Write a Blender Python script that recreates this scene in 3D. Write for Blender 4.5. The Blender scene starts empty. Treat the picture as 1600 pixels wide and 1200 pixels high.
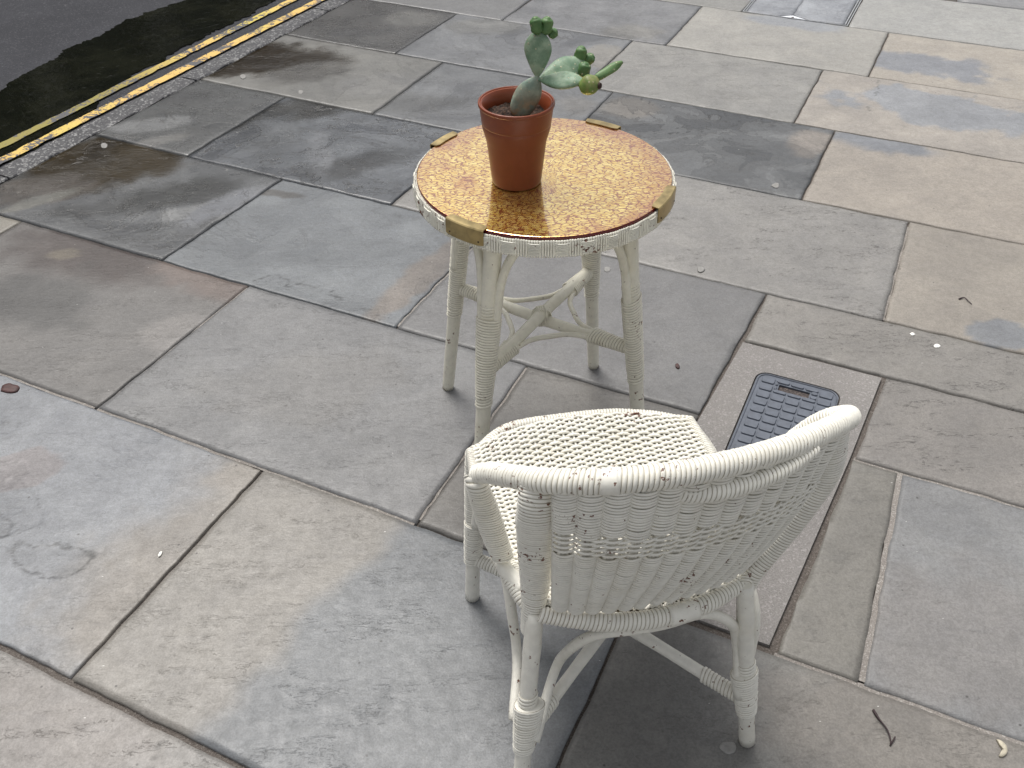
import bpy, bmesh, math, random
import numpy as np
from mathutils import Vector, Matrix, Quaternion
random.seed(7); rng = np.random.default_rng(7)
SC = bpy.context.scene; C = SC.collection
R = math.radians

# ------------------------------------------------------------------ camera
H = 1.58; FPX = 1452.0; PITCH = R(39.9); ROLL = R(-0.45)
Fv = Vector((0, math.cos(PITCH), -math.sin(PITCH)))
r0 = Vector((1, 0, 0)); u0 = r0.cross(Fv)
Rv = math.cos(ROLL)*r0 + math.sin(ROLL)*u0
Uv = -math.sin(ROLL)*r0 + math.cos(ROLL)*u0
cam = bpy.data.cameras.new('camera'); camo = bpy.data.objects.new('camera', cam); C.objects.link(camo)
cam.sensor_width = 36; cam.lens = 36*FPX/1600; cam.clip_start = .02; cam.clip_end = 800
M = Matrix(((Rv.x, Uv.x, -Fv.x, 0), (Rv.y, Uv.y, -Fv.y, 0), (Rv.z, Uv.z, -Fv.z, H), (0, 0, 0, 1)))
camo.matrix_world = M
SC.camera = camo

# ------------------------------------------------------------------ sky, sun, exposure
SUN_EL, SUN_AZ = R(66), R(-30)          # azimuth measured from +Y towards +X
w = bpy.data.worlds.new('World'); SC.world = w; w.use_nodes = True
nt = w.node_tree; nt.nodes.clear()
sky = nt.nodes.new('ShaderNodeTexSky'); sky.sky_type = 'NISHITA'; sky.sun_disc = False
sky.sun_elevation = SUN_EL; sky.sun_rotation = SUN_AZ; sky.air_density = 1.0; sky.dust_density = 4.0; sky.ozone_density = 1.0
hs = nt.nodes.new('ShaderNodeHueSaturation'); hs.inputs['Saturation'].default_value = .16   # an overcast, nearly grey sky
bg = nt.nodes.new('ShaderNodeBackground'); bg.inputs['Strength'].default_value = .118
ow = nt.nodes.new('ShaderNodeOutputWorld')
nt.links.new(sky.outputs[0], hs.inputs['Color']); nt.links.new(hs.outputs[0], bg.inputs['Color']); nt.links.new(bg.outputs[0], ow.inputs['Surface'])
sl = bpy.data.lights.new('sun', 'SUN'); so = bpy.data.objects.new('sun', sl); C.objects.link(so)
sl.energy = 1.9; sl.angle = R(24); sl.color = (1, .96, .9)
d = Vector((math.sin(SUN_AZ)*math.cos(SUN_EL), math.cos(SUN_AZ)*math.cos(SUN_EL), math.sin(SUN_EL)))
so.rotation_euler = (-d).to_track_quat('-Z', 'Y').to_euler()
SC.view_settings.view_transform = 'Standard'; SC.view_settings.look = 'None'
SC.view_settings.exposure = 0.46; SC.view_settings.gamma = 1; SC.view_settings.use_curve_mapping = False

# ------------------------------------------------------------------ helpers
def at(px, py, z=0.0):
    """point of the place at height z that the photo shows at this pixel"""
    dd = (px-800)/FPX*Rv - (py-600)/FPX*Uv + Fv
    t = (z-H)/dd.z
    return Vector((0, 0, H)) + dd*t
def aty(px, py, y):
    dd = (px-800)/FPX*Rv - (py-600)/FPX*Uv + Fv
    return Vector((0, 0, H)) + dd*(y/dd.y)
def V(*a): return Vector(a)
def hash2(ix, iy, seed):
    h = (ix*374761393 + iy*668265263 + seed*1442695041) & 0xffffffff
    h = ((h ^ (h >> 13))*1274126177) & 0xffffffff
    return ((h ^ (h >> 16)) & 0xffff)/65535.0
def vnoise(x, y, seed=0):
    ix = np.floor(x).astype(np.int64); iy = np.floor(y).astype(np.int64); fx = x-ix; fy = y-iy
    fx = fx*fx*(3-2*fx); fy = fy*fy*(3-2*fy)
    a = hash2(ix, iy, seed); b = hash2(ix+1, iy, seed); c = hash2(ix, iy+1, seed); dd = hash2(ix+1, iy+1, seed)
    return (a*(1-fx)+b*fx)*(1-fy) + (c*(1-fx)+dd*fx)*fy
def fbm(x, y, seed=0, o=4):
    s = 0; a = .5; t = 0
    for i in range(o):
        s = s + a*vnoise(x*2**i, y*2**i, seed+i*17); t += a; a *= .5
    return s/t
def lin(c):
    return [((v/255+.055)/1.055)**2.4 if v > 10 else v/255/12.92 for v in c]

def obj(name, bm, mat, parent=None, smooth=True):
    me = bpy.data.meshes.new(name)
    if isinstance(bm, bmesh.types.BMesh):
        bm.normal_update(); bm.to_mesh(me); bm.free()
    else:
        me = bm
    me.materials.append(mat)
    if smooth: me.polygons.foreach_set('use_smooth', [True]*len(me.polygons))
    o = bpy.data.objects.new(name, me); C.objects.link(o)
    if parent:
        o.parent = parent; o.matrix_parent_inverse = Matrix.Translation(-parent.location)
    return o
def tag(o, label=None, cat=None, group=None, kind=None):
    if label: o['label'] = label
    if cat: o['category'] = cat
    if group: o['group'] = group
    if kind: o['kind'] = kind
    return o
def empty(name, loc, label, cat, group=None):
    o = bpy.data.objects.new(name, None); C.objects.link(o); o.location = loc; o.empty_display_size = .1
    return tag(o, label, cat, group)

class MB:
    """collects vertices and quads; fast for woven work"""
    def __init__(s): s.v = []; s.f = []; s.n = 0
    def add(s, v, f):
        s.v.append(np.asarray(v, float)); s.f += [tuple(i+s.n for i in q) for q in f]; s.n += len(v)
    def mesh(s, name):
        me = bpy.data.meshes.new(name); me.from_pydata(np.concatenate(s.v).tolist(), [], s.f); me.update(); return me
    def build(s, name, mat, parent=None, smooth=True):
        o = obj(name, s.mesh(name), mat, parent, smooth)
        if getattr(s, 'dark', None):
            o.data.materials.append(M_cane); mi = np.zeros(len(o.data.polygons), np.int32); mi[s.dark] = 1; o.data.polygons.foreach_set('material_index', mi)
        return o

def catmull(pts, n):
    """n samples evenly spaced along a smooth curve through pts (any number of components)"""
    P = np.array([list(p) for p in pts], float)
    if len(P) == 2:
        t = np.linspace(0, 1, n)[:, None]; return P[0]*(1-t)+P[1]*t
    Q = np.vstack([2*P[0]-P[1], P, 2*P[-1]-P[-2]]); out = []
    for i in range(1, len(Q)-2):
        t = np.linspace(0, 1, 24, endpoint=False)[:, None]
        a, b, c, dd = Q[i-1], Q[i], Q[i+1], Q[i+2]
        out.append(.5*((2*b)+(-a+c)*t+(2*a-5*b+4*c-dd)*t*t+(-a+3*b-3*c+dd)*t**3))
    out.append(P[-1:]); S = np.vstack(out)
    L = np.r_[0, np.cumsum(np.linalg.norm(np.diff(S[:, :3], axis=0), axis=1))]
    u = np.linspace(0, L[-1], n)
    return np.stack([np.interp(u, L, S[:, k]) for k in range(S.shape[1])], 1)
def frames(P, ref=None):
    T = np.gradient(P, axis=0); T /= np.linalg.norm(T, axis=1)[:, None]+1e-12
    N = np.zeros_like(P)
    if ref is not None:
        rf = np.array(ref, float)
        if rf.ndim == 1: rf = np.tile(rf, (len(P), 1))
        N = rf - (rf*T).sum(1)[:, None]*T; N /= np.linalg.norm(N, axis=1)[:, None]+1e-12
    else:
        a = np.array([0, 0, 1.]) if abs(T[0, 2]) < .9 else np.array([1., 0, 0])
        n = a-a@T[0]*T[0]; n /= np.linalg.norm(n); N[0] = n
        for i in range(1, len(P)):
            n = N[i-1]-N[i-1]@T[i]*T[i]; N[i] = n/np.linalg.norm(n)
    return T, N, np.cross(T, N)
def sweep(mb, P, ra, rb=None, seg=12, ref=None, caps=True, tilt=0.0, round_end=True):
    P = np.asarray(P, float); n = len(P)
    ra = np.broadcast_to(ra, n).astype(float); rb = ra if rb is None else np.broadcast_to(rb, n).astype(float)
    T, N, B = frames(P, ref)
    th = np.linspace(0, 2*np.pi, seg, endpoint=False); c = np.cos(th)[None, :, None]; s_ = np.sin(th)[None, :, None]
    X = P[:, None]+N[:, None]*c*ra[:, None, None]+B[:, None]*s_*rb[:, None, None]+T[:, None]*c*tilt
    v = X.reshape(-1, 3); f = []
    idx = np.arange(seg); nx = (idx+1) % seg
    for i in range(n-1):
        a = i*seg; b = a+seg
        f += list(zip((a+idx).tolist(), (a+nx).tolist(), (b+nx).tolist(), (b+idx).tolist()))
    if caps:
        f.append(tuple(range(seg-1, -1, -1))); f.append(tuple(range((n-1)*seg, n*seg)))
    mb.add(v, f)
def rod(mb, pts, r, seg=12, n=None):
    """cane rod through points, slightly uneven"""
    n = n or max(8, len(pts)*6)
    P = catmull(pts, n); k = np.linspace(0, 1, n)
    rr = r*(1+.03*np.sin(k*17+r*900)+.02*np.sin(k*41))
    # rounded ends
    sweep(mb, np.vstack([P[0]-(P[1]-P[0])*.001, P, P[-1]+(P[-1]-P[-2])*.001]), np.r_[rr[0]*.8, rr, rr[-1]*.8], seg=seg)
def wrap(mb, pts, ra, rb=None, pitch=.0045, ridge=.0013, seg=16, ref=None, tilt=None, jit=.25):
    """cane bound round a path: one closed surface with a ridge for every turn; ra / rb may be lists along the path"""
    P0 = catmull(pts, 60); L = np.linalg.norm(np.diff(P0, axis=0), axis=1).sum()
    turns = max(2, int(L/pitch)); n = turns*6+1
    P = catmull(pts, n); k = np.linspace(0, 1, n)
    def arr(x):
        x = np.atleast_1d(np.array(x, float)); return np.interp(k, np.linspace(0, 1, len(x)), x)
    A = arr(ra); B_ = A.copy() if rb is None else arr(rb)
    ridge = pitch*.40
    k = np.clip(np.repeat(np.arange(turns), 6)/turns+np.tile([0, .085, .28, .5, .72, .915], turns)/turns, 0, 1); k = np.r_[k, 1]; kk = np.linspace(0, 1, n); P = np.stack([np.interp(k, kk, P[:, i]) for i in range(3)], 1)
    prof = np.tile([0, .45, .9, 1, .9, .45], turns); prof = np.r_[prof, 0]
    per = np.repeat(1+jit*(rng.random(turns)-.5)*.8, 6); per = np.r_[per, 1]
    add = ridge*prof*per
    base = np.repeat(rng.random(turns), 6)*ridge*.22; base = np.r_[base, 0]
    A = arr(ra); B_ = A.copy() if rb is None else arr(rb)
    if ref is not None and np.ndim(ref) == 2: ref = np.stack([np.interp(k, np.linspace(0, 1, len(ref)), np.array(ref)[:, i]) for i in range(3)], 1)
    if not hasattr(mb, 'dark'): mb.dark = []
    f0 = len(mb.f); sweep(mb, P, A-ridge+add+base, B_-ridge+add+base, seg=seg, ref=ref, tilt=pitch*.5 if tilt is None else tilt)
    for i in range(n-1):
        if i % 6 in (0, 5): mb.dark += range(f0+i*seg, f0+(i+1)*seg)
def box(mb, c, ax, ay, az, bev=0):
    c = np.array(c, float); ax, ay, az = [np.array(a, float) for a in (ax, ay, az)]
    if bev:
        lx, ly, lz = [np.linalg.norm(a) for a in (ax, ay, az)]
        v = []; rings = [(-1, 1-bev/lx, 1-bev/ly), (-1+bev/lz, 1, 1), (1-bev/lz, 1, 1), (1, 1-bev/lx, 1-bev/ly)]
        for z, x, y in rings:
            bx = bev/lx; by = bev/ly
            for sx, sy in ((-x, -y+by), (-x+bx, -y), (x-bx, -y), (x, -y+by), (x, y-by), (x-bx, y), (-x+bx, y), (-x, y-by)): v.append(c+ax*sx+ay*sy+az*z)
        f = [tuple(range(7, -1, -1)), tuple(range(24, 32))]
        for r_ in range(3):
            for i in range(8): f.append((r_*8+i, r_*8+(i+1) % 8, r_*8+8+(i+1) % 8, r_*8+8+i))
        mb.add(v, f); return
    v = [c+ax*x+ay*y+az*z for z in (-1, 1) for y in (-1, 1) for x in (-1, 1)]
    mb.add(v, [(0, 2, 3, 1), (4, 5, 7, 6), (0, 1, 5, 4), (2, 6, 7, 3), (0, 4, 6, 2), (1, 3, 7, 5)])
def lathe(mb, prof, c, seg=64, close=True):
    th = np.linspace(0, 2*np.pi, seg, endpoint=False); v = []; f = []
    for r_, z in prof:
        for t in th: v.append((c[0]+r_*math.cos(t), c[1]+r_*math.sin(t), z))
    for i in range(len(prof)-1):
        for j in range(seg):
            a = i*seg+j; b = i*seg+(j+1) % seg; f.append((a, b, b+seg, a+seg))
    if close:
        f.append(tuple(range(seg-1, -1, -1))); n = len(prof)-1; f.append(tuple(range(n*seg, n*seg+seg)))
    mb.add(v, f)

# ------------------------------------------------------------------ materials
class NT:
    def __init__(s, name):
        s.m = bpy.data.materials.new(name); s.m.use_nodes = True; s.t = s.m.node_tree; s.b = s.t.nodes['Principled BSDF']
    def n(s, typ, **kw):
        x = s.t.nodes.new(typ)
        for k, v in kw.items():
            if k.startswith('i_'):
                key = k[2:]; key = int(key) if key.isdigit() else key.replace('_', ' ')
                x.inputs[key].default_value = v
            else: setattr(x, k, v)
        return x
    def l(s, a, b): s.t.links.new(a, b)
    def val(s, x, sock):
        if hasattr(x, 'type') and hasattr(x, 'is_output'): s.l(x, sock)
        else: sock.default_value = x
    def math(s, op, a, b=None, c=None, clamp=False):
        x = s.n('ShaderNodeMath', operation=op); x.use_clamp = clamp; s.val(a, x.inputs[0])
        if b is not None: s.val(b, x.inputs[1])
        if c is not None: s.val(c, x.inputs[2])
        return x.outputs[0]
    def noise(s, vec, scale, detail=4, rough=.5, dist=0, out='Fac'):
        x = s.n('ShaderNodeTexNoise'); x.inputs['Scale'].default_value = scale; x.inputs['Detail'].default_value = detail
        x.inputs['Roughness'].default_value = rough; x.inputs['Distortion'].default_value = dist; s.l(vec, x.inputs['Vector']); return x.outputs[out]
    def ramp(s, fac, lo, hi, a=0.0, b=1.0, smooth=True):
        x = s.n('ShaderNodeMapRange'); x.interpolation_type = 'SMOOTHSTEP' if smooth else 'LINEAR'; s.val(fac, x.inputs[0])
        x.inputs[1].default_value = lo; x.inputs[2].default_value = hi; x.inputs[3].default_value = a; x.inputs[4].default_value = b; return x.outputs[0]
    def mix(s, fac, a, b, mode='MIX'):
        x = s.n('ShaderNodeMix', data_type='RGBA', blend_type=mode); s.val(fac, x.inputs[0])
        for q, sock in ((a, x.inputs[6]), (b, x.inputs[7])):
            if hasattr(q, 'is_output'): s.l(q, sock)
            else: sock.default_value = (*q[:3], 1)
        return x.outputs[2]
    def pos(s, scale=None):
        g = s.n('ShaderNodeNewGeometry').outputs['Position']
        if scale:
            m_ = s.n('ShaderNodeMapping'); m_.inputs['Scale'].default_value = scale; s.l(g, m_.inputs[0]); return m_.outputs[0]
        return g
    def bump(s, h, strength=.3, dist=.002, prev=None):
        x = s.n('ShaderNodeBump'); x.inputs['Strength'].default_value = strength; x.inputs['Distance'].default_value = dist; s.l(h, x.inputs['Height'])
        if prev: s.l(prev, x.inputs['Normal'])
        return x.outputs[0]
    def set(s, **kw):
        for k, v in kw.items(): s.val(v if not isinstance(v, tuple) else (*v, 1) if len(v) == 3 else v, s.b.inputs[k.replace('_', ' ')])
        return s.m

def paint_mat(name, col, dirt, chips=.655, seed=0.0, grime=.5, rough=.42):
    t = NT(name); p = t.pos(); off = t.n('ShaderNodeVectorMath', operation='ADD'); t.l(p, off.inputs[0]); off.inputs[1].default_value = (seed, seed*.7, 0); p = off.outputs[0]
    big = t.noise(p, 9, 3, .6); mid = t.noise(p, 60, 4, .6); fine = t.noise(p, 420, 2, .5)
    c = t.mix(t.ramp(mid, .35, .7), col, [v*.9 for v in col])
    c = t.mix(t.math('MULTIPLY', t.ramp(big, .5, .78), grime), c, dirt)
    # chips cluster where the large noise is high, and small single nicks elsewhere
    cl = t.ramp(t.noise(p, 13, 2, .5), .55, .72)
    ch = t.noise(p, 115, 4, .62)
    thr = t.math('MULTIPLY_ADD', cl, -.11, chips)
    m = t.ramp(t.math('SUBTRACT', ch, thr), 0, .03)
    brown = t.mix(t.noise(p, 90, 2), (.20, .075, .04), (.09, .045, .03))
    c = t.mix(m, c, brown)
    nb = t.bump(t.math('MULTIPLY_ADD', m, -1.2, t.math('MULTIPLY', fine, .35)), .5, .0008)
    return t.set(Base_Color=c, Roughness=t.math('MULTIPLY_ADD', mid, .25, rough-.12), Normal=nb)
M_chair = paint_mat('white_cane_paint', (.82, .80, .725), (.64, .59, .47), .672, 3.1, .35)
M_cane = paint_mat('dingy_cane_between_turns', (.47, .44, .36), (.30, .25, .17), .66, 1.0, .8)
M_panel = paint_mat('white_woven_cane_paint', (.79, .77, .70), (.62, .575, .47), .69, 8.7, .35)
M_table = paint_mat('cream_cane_paint', (.80, .77, .655), (.58, .53, .39), .685, 5.3, .5)
M_rim = paint_mat('cream_woven_rim_paint', (.80, .78, .69), (.52, .48, .36), .635, 11.9, .45)

def simple(name, col, rough=.5, var=.12, scale=80, metallic=0, bump=.2, **kw):
    t = NT(name); p = t.pos(); n_ = t.noise(p, scale, 4, .6)
    c = t.mix(t.ramp(n_, .3, .7), [v*(1-var) for v in col], [v*(1+var) for v in col])
    t.set(Base_Color=c, Roughness=t.math('MULTIPLY_ADD', n_, .2, rough-.1), Metallic=metallic, Normal=t.bump(t.noise(p, scale*5, 3), bump, .0006))
    t.set(**kw); return t.m

def stone_mat():
    t = NT('sandstone_paving')
    col = t.n('ShaderNodeAttribute', attribute_name='col').outputs['Color']
    pa = t.n('ShaderNodeAttribute', attribute_name='par'); sp = t.n('ShaderNodeSeparateColor'); t.l(pa.outputs['Color'], sp.inputs[0])
    flake, wet, pit = sp.outputs; rnd = pa.outputs['Alpha']
    g = t.pos(); off = t.n('ShaderNodeCombineXYZ'); t.l(t.math('MULTIPLY', rnd, 37.), off.inputs[0]); t.l(t.math('MULTIPLY', rnd, 91.), off.inputs[1]); t.l(t.math('MULTIPLY', rnd, 23.), off.inputs[2])
    ad = t.n('ShaderNodeVectorMath', operation='ADD'); t.l(g, ad.inputs[0]); t.l(off.outputs[0], ad.inputs[1]); p = ad.outputs[0]
    rot = t.n('ShaderNodeMapping'); t.l(p, rot.inputs[0]); rot.inputs['Rotation'].default_value = (0, 0, R(32)); rot.inputs['Scale'].default_value = (1, 3.2, 1)
    ps = rot.outputs[0]
    n1 = t.noise(p, 7, 6, .62, .6); n2 = t.noise(p, 38, 5, .65, .3); n3 = t.noise(p, 260, 3, .6); n4 = t.noise(ps, 16, 5, .6, 1.2); n5 = t.noise(p, 105, 4, .7, .2)
    c = t.mix(t.ramp(n1, .3, .72), t.mix(1, col, (.90, .90, .905), 'MULTIPLY'), t.mix(1, col, (1.07, 1.065, 1.055), 'MULTIPLY'))
    c = t.mix(t.ramp(n2, .3, .7, 0, .6), c, t.mix(1, c, (.84, .84, .83), 'MULTIPLY'))
    c = t.mix(t.ramp(n5, .42, .62, 0, .45), c, t.mix(1, c, (.72, .72, .715), 'MULTIPLY'))
    c = t.mix(t.ramp(n3, .36, .64, 0, .8), c, t.mix(1, c, (.78, .78, .77), 'MULTIPLY'))
    c = t.mix(t.math('MULTIPLY', t.ramp(n4, .55, .68), .3), c, t.mix(1, c, (.76, .77, .80), 'MULTIPLY'))
    # flaked beds: steps of a warped noise, dark thin edges
    fl = t.noise(p, 3.2, 11, .60, .7); gate = t.ramp(t.noise(p, 2.1, 2, .5), .38, .5)
    def edge(level, wd):
        a = t.math('ABSOLUTE', t.math('SUBTRACT', fl, level)); return t.ramp(a, 0, wd, 1, 0)
    ed = t.math('MAXIMUM', t.math('MAXIMUM', edge(.55, .009), edge(.47, .006)), edge(.61, .007)); ed = t.math('MULTIPLY', t.math('MULTIPLY', ed, gate), flake)
    c = t.mix(t.math('MULTIPLY', ed, .85, clamp=True), c, (.035, .032, .03))
    ly = t.math('ADD', t.math('ADD', t.ramp(fl, .462, .47), t.ramp(fl, .545, .553)), t.math('ADD', t.ramp(fl, .605, .612), t.ramp(fl, .40, .41)))
    c = t.mix(t.math('MULTIPLY', t.math('MULTIPLY', ly, .4), t.math('MULTIPLY_ADD', flake, .75, .09)), c, t.mix(1, c, (.42, .43, .45), 'MULTIPLY'))
    lay = t.math('MULTIPLY', t.ramp(fl, .55, .565, 0, 1), t.math('MULTIPLY', flake, gate))
    c = t.mix(t.math('MULTIPLY', lay, .35), c, t.mix(1, c, (.72, .73, .77), 'MULTIPLY'))
    # little dark pits and scratches lying in runs
    pn = t.noise(ps, 42, 4, .7, 1.8); run = t.ramp(t.noise(ps, 5.5, 4, .65, .8), .50, .60)
    pm = t.math('MULTIPLY', t.math('MULTIPLY', t.ramp(pn, .55, .60), run), pit)
    c = t.mix(t.math('MULTIPLY', pm, .85), c, (.05, .045, .04))
    # odd dark specks of dirt
    vo = t.n('ShaderNodeTexVoronoi'); vo.inputs['Scale'].default_value = 26; t.l(p, vo.inputs['Vector'])
    sz = t.n('ShaderNodeSeparateColor'); t.l(vo.outputs['Color'], sz.inputs[0])
    dot = t.math('MULTIPLY', t.ramp(vo.outputs['Distance'], .05, .09, 1, 0), t.math('GREATER_THAN', sz.outputs[0], .80))
    c = t.mix(t.math('MULTIPLY', dot, .7), c, (.03, .027, .025))
    vo2 = t.n('ShaderNodeTexVoronoi'); vo2.inputs['Scale'].default_value = 21; t.l(ps, vo2.inputs['Vector'])
    sz2 = t.n('ShaderNodeSeparateColor'); t.l(vo2.outputs['Color'], sz2.inputs[0])
    dot2 = t.math('MULTIPLY', t.ramp(vo2.outputs['Distance'], .035, .055, 1, 0), t.math('GREATER_THAN', sz2.outputs[1], .93))
    c = t.mix(dot2, c, (.62, .61, .58))
    # damp
    wn = t.math('MULTIPLY', wet, t.ramp(t.math('ADD', n1, t.math('MULTIPLY', n2, .35)), .45, .85, .55, 1), clamp=True)
    c = t.mix(t.math('MULTIPLY', wn, .45), c, t.mix(1, c, (.55, .54, .52), 'MULTIPLY'))
    ro = t.math('MULTIPLY_ADD', wn, -.44, t.math('MULTIPLY_ADD', n2, .35, .30))
    h = t.math('ADD', t.math('MULTIPLY', n3, .3), t.math('ADD', t.math('MULTIPLY', n2, .5), t.math('MULTIPLY', n5, .5)))
    h = t.math('ADD', h, t.math('MULTIPLY', lay, -2.0)); h = t.math('SUBTRACT', h, t.math('MULTIPLY', pm, 1.0))
    h = t.math('ADD', h, t.math('MULTIPLY', n4, .8))
    return t.set(Base_Color=c, Roughness=ro, Normal=t.bump(h, .42, .0026))
M_stone = stone_mat()

def grit_mat(name, col, col2, scale=300, rough=.7, spec=(.6, .6, .6), specamt=.66, big=.15, bumpd=.003, wetrough=None):
    t = NT(name); p = t.pos(); a = t.noise(p, scale, 3, .7); b = t.noise(p, 2.2, 5, .6); vo = t.n('ShaderNodeTexVoronoi'); vo.inputs['Scale'].default_value = scale*.9; t.l(p, vo.inputs['Vector'])
    c = t.mix(t.ramp(a, .35, .65), col, col2)
    s2 = t.n('ShaderNodeSeparateColor'); t.l(vo.outputs['Color'], s2.inputs[0])
    c = t.mix(t.ramp(s2.outputs[0], specamt, specamt+.3, 0, .8), c, spec)
    c = t.mix(t.ramp(b, .3, .7, 0, big*2), c, t.mix(1, c, (.6, .6, .62), 'MULTIPLY'))
    return t.set(Base_Color=c, Roughness=t.math('MULTIPLY_ADD', b, .3, rough-.15), Normal=t.bump(t.math('ADD', a, s2.outputs[1]), .6, bumpd))
M_mortar = grit_mat('joint_mortar', (.07, .058, .05), (.14, .12, .105), 420, .8, (.22, .2, .18), .75)
M_mortar2 = grit_mat('pale_joint_mortar', (.20, .18, .165), (.30, .275, .25), 420, .8, (.42, .4, .37), .7)
M_kerb = grit_mat('granite_kerb', (.02, .02, .024), (.075, .075, .08), 150, .45, (.30, .30, .295), .66)
M_road = grit_mat('asphalt', (.017, .018, .023), (.043, .045, .055), 150, .6, (.11, .11, .12), .80, .3)
M_conc = grit_mat('concrete_surround', (.20, .188, .178), (.27, .255, .243), 260, .75, (.36, .34, .33), .75, .25)
M_ground = grit_mat('ground_earth', (.06, .055, .05), (.10, .09, .08), 60)

M_road.node_tree.nodes['Principled BSDF'].inputs['Specular IOR Level'].default_value = .22
# ------------------------------------------------------------------ ground, road, kerb, pavement
ANG = R(-25.3)
E1 = np.array([math.cos(ANG), math.sin(ANG)]); E2 = np.array([-math.sin(ANG), math.cos(ANG)])
def st(v): return (v[0]*E1[0]+v[1]*E1[1], v[0]*E2[0]+v[1]*E2[1])
def xy(s, t): return (s*E1[0]+t*E2[0], s*E1[1]+t*E2[1])
def sheet(name, pts, z, mat, thick=0):
    bm = bmesh.new(); vs = [bm.verts.new((p[0], p[1], z)) for p in pts]; f = bm.faces.new(vs)
    if f.normal.z < 0 or True:
        bm.normal_update()
        if f.normal.z < 0: f.normal_flip()
    if thick:
        r_ = bmesh.ops.extrude_face_region(bm, geom=[f]); bmesh.ops.translate(bm, vec=(0, 0, -thick), verts=[g for g in r_['geom'] if isinstance(g, bmesh.types.BMVert)])
        bmesh.ops.recalc_face_normals(bm, faces=bm.faces)
    return tag(obj(name, bm, mat, smooth=False), kind='structure')
sheet('ground', [(-300, -300), (300, -300), (300, 300), (-300, 300)], -.135, M_ground)
# inner and outer edge of the kerb, straight lines in the place
ki = [np.array(at(0, 287)[:2]), np.array(at(547, 0)[:2])]; kd = (ki[1]-ki[0])/np.linalg.norm(ki[1]-ki[0]); kn = np.array([-kd[1], kd[0]])
KW = abs((np.array(at(200, 157)[:2])-ki[0])@kn)
def kp(a, b): q = ki[0]+kd*a+kn*b; return (q[0], q[1])     # a along the kerb, b towards the road
sheet('road', [kp(-60, KW-.004), kp(90, KW-.004), kp(90, KW+7.6), kp(-60, KW+7.6)], -.10, M_road, .03)

# kerb stones: one mesh, granite lengths with dark joints between
j1 = (np.array(at(315, 127)[:2])-ki[0])@kd; j2 = (np.array(at(515, 17)[:2])-ki[0])@kd
Lk = j2-j1
mb = MB()
for i in range(-6, 12):
    a0 = j1+(i-1)*Lk+.004; a1 = j1+i*Lk-.004
    n_ = 40; rows = [(.004, -.10), (.004, -.004), (.010, 0), (KW-.02, 0), (KW-.006, -.005), (KW, -.018), (KW, -.13)]
    v = []; f = []
    for k in range(n_+1):
        a = a0+(a1-a0)*k/n_
        for q, (b, z) in enumerate(rows):
            jb = .003*math.sin(a*31+q)*(1 if q in (1, 2, 3, 4) else 0)+(.0025*(fbm(np.array([a*25.]), np.array([q*3.]), 5)[0]-.5) if q < 5 else 0)
            x, y = kp(a, b+jb); v.append((x, y, z+(.002*(fbm(np.array([a*8.]), np.array([q*1.]), 9)[0]-.5) if 0 < q < 5 else 0)))
    m_ = len(rows)
    for k in range(n_):
        for q in range(m_-1): f.append((k*m_+q, k*m_+q+1, (k+1)*m_+q+1, (k+1)*m_+q))
    f.append(tuple(range(m_-1, -1, -1))); f.append(tuple(range(n_*m_, n_*m_+m_))); mb.add(v, f)
me = mb.mesh('kerb'); bm = bmesh.new(); bm.from_mesh(me); bmesh.ops.recalc_face_normals(bm, faces=bm.faces)
tag(obj('kerb', bm, M_kerb, smooth=False), kind='structure')
bedpts = [kp(-60, 0), kp(90, 0), xy(30, 90), xy(30, -40)]
sheet('pavement_bed', bedpts, -.0085, M_mortar, .12)

TL = [-.078, .549, 1.174, 1.798, 2.409, 3.025, 3.639, 4.249, 4.857, 5.467]
J = {0: [-1.9, -.75, .35], 1: [-1.21, -.286], 2: [-2.682, (-1.741, -1.732), -.799, 'M', (.056, .007), (.169, .174), 1.25],
     3: [(-2.074, -2.049), -1.215, (-.323, -.293), 1.35], 4: [(-2.486, -2.475), (-1.598, -1.588), .042, 1.2],
     5: [-2.052, (-1.243, -1.233), -.314, .95], 6: [(-2.308, -2.297), (-1.37, -1.36), -.472, .9],
     7: [(-2.053, -2.039), -1.199, -.276, .8], 8: [-2.7, -1.75, (-.992, -.984), -.468, .45], 9: [-2.3, -1.5, -.7, .02, .9]}
def P_(px, py): return st(at(px, py))
slabV = []; slabF = []; colL = []; parL = []; nv = 0
def pxcol(c, k=1.0):
    v = np.array(lin(c)); return (v*.62+v.mean()*.38)*k      # the photo's light is cool; keep the stone itself less tinted
KST = .655
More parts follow.
